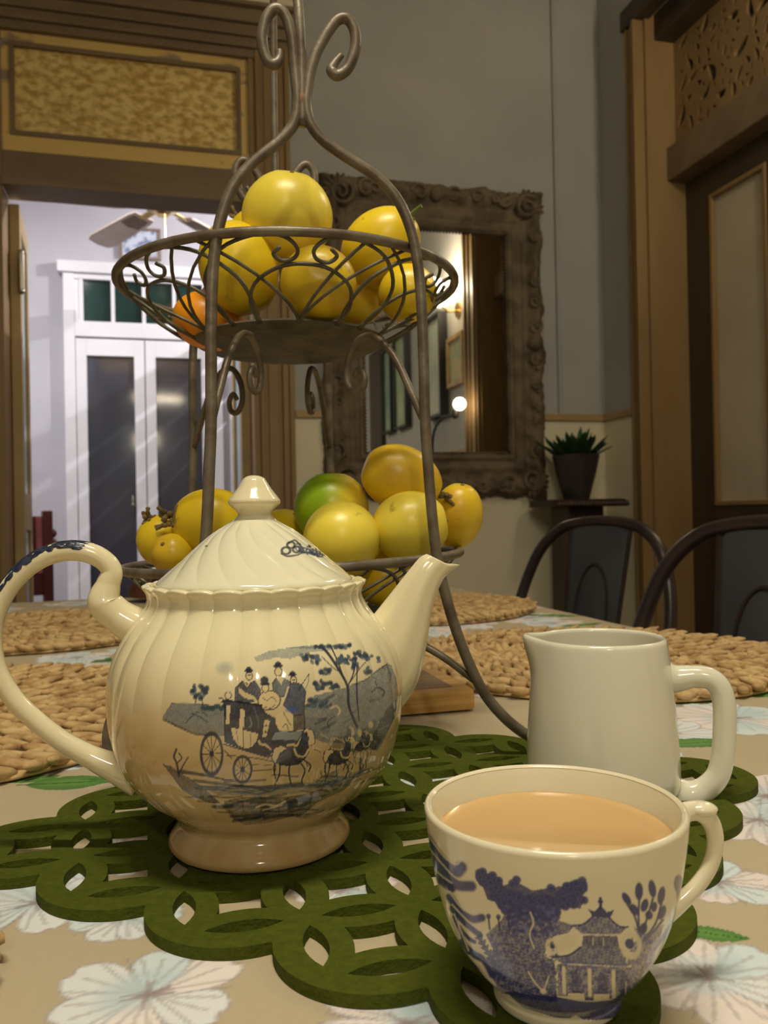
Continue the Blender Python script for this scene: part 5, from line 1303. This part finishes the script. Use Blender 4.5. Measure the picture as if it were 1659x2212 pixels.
# ================================================================== IN THE HALL
fan = thing('ceiling_fan', 'ceiling fan with pale blades and brass hub in the hall', 'ceiling fan', RW(-1.79, 1.2, 2.485), 0)
b = MB(); b.lathe([(0, -.05), (.03, -.05), (.045, -.03), (.08, -.02), (.085, .03), (.06, .05), (.03, .07), (0.018, .09)], 28); b.build('motor', M_BRASS, fan, smooth=True)
b = MB(); b.tube([(0, 0, .08), (0, 0, .36)], .014, 10); b.build('down_rod', M_BRASS, fan, smooth=True)
b = MB(); b.lathe([(.07, .43), (.06, .40), (.02, .34)], 24); b.build('canopy', M_BRASS, fan, smooth=True)
b = MB(); b.tube([(.02, -.03, -.05), (.02, -.03, -.22)], .0015, 5); b.ball((.02, -.03, -.225), .007); b.build('pull_chain', M_BRASS, fan)
for k in range(5):
    q = math.radians(137 - 72 * k); rot = Matrix.Rotation(q, 4, 'Z') @ Matrix.Rotation(.05, 4, 'Y') @ Matrix.Rotation(.2, 4, 'X')
    b = MB(); b.prism([(.17, -.055), (.22, -.065), (.60, -.075), (.655, -.06), (.67, 0), (.655, .06), (.60, .075), (.22, .065), (.17, .055)], -.004, .004)
    bo = b.build('blade', M_FANBL, fan); bo.matrix_local = rot
    b = MB(); b.prism([(.20, -.04), (.24, -.048), (.32, -.052), (.34, 0), (.32, .052), (.24, .048), (.20, .04)], -.0052, .0052); b.build('cane_inset', M_CANE, bo)
    b = MB(); b.box(.07, .20, -.018, .018, -.008, .000, .002); ba = b.build('blade_arm', M_BRASS, bo)

def picture(name, axis_, a0, a1, z0, z1, frame_m, art_m, fw_, label, wall, dep=.025, mount=None):
    if axis_ == 'x': loc_ = RW((a0 + a1) / 2, wall, (z0 + z1) / 2); rz = PSI
    else: loc_ = RW(wall, (a0 + a1) / 2, (z0 + z1) / 2); rz = PSI - PI / 2     # local -y looks into the room
    w = abs(a1 - a0) / 2; h = (z1 - z0) / 2
    t = thing(name, label, 'picture', loc_, rz)
    frame_loop(-w, w, -h, h, fw_, -dep, 0.0).build('frame', frame_m, t)
    b = MB(); b.box(-w + fw_ * .8, w - fw_ * .8, -dep * .55, -.001, -h + fw_ * .8, h - fw_ * .8); b.build('picture_face', art_m, t)
    return t
M_ARTB = mat('pale_blue_print', (206, 212, 226), (120, 134, 166), 26, 0.4, detail=5, lo=0.46, hi=0.60)
M_ART1 = mat('pale_green_painting', (176, 190, 158), (120, 140, 112), 5, 0.5, detail=5, lo=0.35, hi=0.7)
M_ART2 = mat('green_blue_painting', (150, 172, 146), (84, 118, 118), 4, 0.5, detail=5, lo=0.35, hi=0.7)
M_ART3 = mat('misty_grey_green_painting', (196, 200, 180), (150, 164, 146), 4, 0.5, detail=5, lo=0.35, hi=0.7)
M_ART4 = mat('green_gold_painting', (120, 150, 120), (176, 160, 96), 5, 0.5, detail=4, lo=0.4, hi=0.62)
picture('framed_print', 'x', -2.045, -1.795, 2.535, 2.732, M_CANE, M_ARTB, .016, 'small blue print in a brown frame above the white french doors', 2.298)
picture('canvas_painting', 'y', -3.52, -3.26, 1.56, 2.24, M_BLACK, M_ART2, .02, 'narrow green blue canvas seen in the mirror beside a dark strip', -.002, .05)
picture('canvas_painting', 'y', -3.18, -2.85, 1.56, 2.27, M_BLACK, M_ART1, .02, 'pale green canvas seen in the mirror between two others', -.002, .05)
picture('canvas_painting', 'y', -2.36, -2.02, 1.54, 2.22, M_BLACK, M_ART3, .02, 'misty grey green canvas seen in the mirror behind the iron post', -.002, .06)
picture('gilt_framed_painting', 'y', -1.97, -1.68, 1.70, 2.02, M_GOLD, M_ART4, .03, 'green landscape in a dull gold frame seen in the mirror under the lamp', -.002, .03)
b = MB(); b.box(-.04, 0, -3.98, -3.60, 0, 2.3, .004); b.box(-.02, 0.0, -3.92, -3.66, .05, 2.22)
struct(rroom(b.build('door_5', M_DARKWOOD)), 'dark doorway edge seen in the mirror beyond the canvases')

# dark red chair in the hall, half hidden by the folded door leaf
hc = thing('red_timber_chair', 'dark red timber chair standing in the hall behind the folded door leaf', 'chair', RW(-2.42, .90, 0), PSI + .3)
for sx in (-1, 1):
    b = MB(); b.box(sx * .095 - .022, sx * .095 + .022, -.02, .02, 0, .945, .006); b.build('back_post', M_RED, hc)
    b = MB(); b.box(sx * .16 - .02, sx * .16 + .02, -.40, -.36, 0, .43, .005); b.build('leg', M_RED, hc)
b = MB(); b.box(-.18, .18, -.42, .02, .43, .46, .006); b.build('seat', M_RED, hc)
b = MB(); b.box(-.075, .075, -.012, .012, .56, .92, .004); b.build('back_panel', M_RED, hc)
b = MB(); b.box(.045, .070, -.024, -.010, .66, .915, .003); tag(b.build('back_highlight', M_PINK, hc), 'pinkish red strip painted as a highlight')
b = MB(); b.ball((.115, 0, .84), .022); b.ball((.12, 0, .80), .018); b.build('knob', M_RED, hc, smooth=True)
# white board beside the french doors, with brown rods added as louvre shadow dashes
pg = thing('dash_board', 'narrow white board with brown shadow dashes beside the white french doors', 'dash board', RW(-1.335, 2.298, 0.9), PSI)
b = MB(); b.box(-.05, .05, -.02, 0, -.55, .75, .003); b.build('board', M_WHITE, pg)
for k in range(6):
    b = MB(); b.tube([(-.03, -.022, .55 - k * .16), (.0, -.045, .57 - k * .16), (.03, -.03, .60 - k * .16)], .011, 7); b.build('shadow_dash', M_CANE, pg, smooth=True)

# ================================================================== LAMPS (their light stands at the top of the script)
tl = thing('strip_lamp', 'warm fluorescent strip lamp hung over the table', 'lamp', (0.0, 0.0, 2.455), 0)
b = MB(); b.box(-.33, .33, -.04, .04, .0, .05, .006); b.build('housing', M_WHITE, tl)
b = MB(); b.tube([(-.30, 0, -.016), (.30, 0, -.016)], .013, 12); b.build('tube', M_TUBE, tl, smooth=True)
for sx in (-.25, .25):
    b = MB(); b.tube([(sx, 0, .05), (sx, 0, CZ - 2.455)], .004, 6); b.build('hanger', M_BLACK, tl)
pl = thing('pendant_lamp', 'three bulb brass pendant lamp hung away from the table', 'lamp', (0.22, -1.55, 2.10), 0)
b = MB(); b.tube([(0, 0, .05), (0, 0, CZ - 2.10)], .006, 8); b.ball((0, 0, .04), .03); b.build('stem', M_BRASS, pl, smooth=True)
for k in range(3):
    q = k * 2.094; c_ = (.12 * math.cos(q), .12 * math.sin(q), -.02)
    b = MB(); b.tube(crom([(0, 0, .03), (c_[0] * .6, c_[1] * .6, .05), (c_[0], c_[1], .03)], 5), .005, 7); ar = b.build('arm', M_BRASS, pl, smooth=True)
    b = MB(); b.ball(c_, .045, .045, .05, 16, 12); b.build('bulb', M_BULB, ar, smooth=True)
sc_ = thing('wall_sconce', 'glowing white wall sconce beside the pictures, seen in the mirror', 'lamp', RW(0, -1.80, 2.17), PSI)
b = MB(); b.lathe([(0, 0), (.05, 0), (.05, .012), (0, .012)], 20); pz_ = b.build('wall_plate', M_BRASS, sc_, smooth=True); pz_.rotation_euler = (0, -PI / 2, 0)
b = MB(); b.tube(crom([(0, 0, 0), (-.07, 0, -.01), (-.12, 0, .03)], 5), .008, 8); b.build('arm', M_BRASS, sc_, smooth=True)
b = MB(); b.lathe([(.02, .0), (.05, .01), (.075, .04), (.085, .08), (.080, .08), (.07, .045), (.045, .016), (.0, .01)], 28, c=(-.125, 0, .02), cap=False); b.build('shade', M_SHADE, sc_, smooth=True)
flp = thing('floor_lamp', 'black gooseneck floor lamp with a bare bulb, seen in the mirror', 'lamp', RW(-0.20, -1.78, 0), PSI)
b = MB(); b.lathe([(0, 0), (.13, 0), (.13, .015), (.02, .03), (0, .03)], 28); b.build('base', M_BLACK, flp, smooth=True)
b = MB(); b.tube(crom([(0, 0, .02), (0, 0, .6), (0, 0, 1.15), (.0, .02, 1.38), (.03, .10, 1.475), (.06, .20, 1.48)], 7), .009, 8); b.build('gooseneck', M_BLACK, flp, smooth=True, angle=180)
b = MB(); b.lathe([(.012, -.03), (.022, -.02), (.022, .02), (.012, .03)], 14, c=(.07, .23, 1.49)); b.build('socket', M_BLACK, flp, smooth=True)
b = MB(); b.ball((.08, .28, 1.54), .036, .036, .036, 18, 12); b.build('bulb', M_BULB, flp, smooth=True)
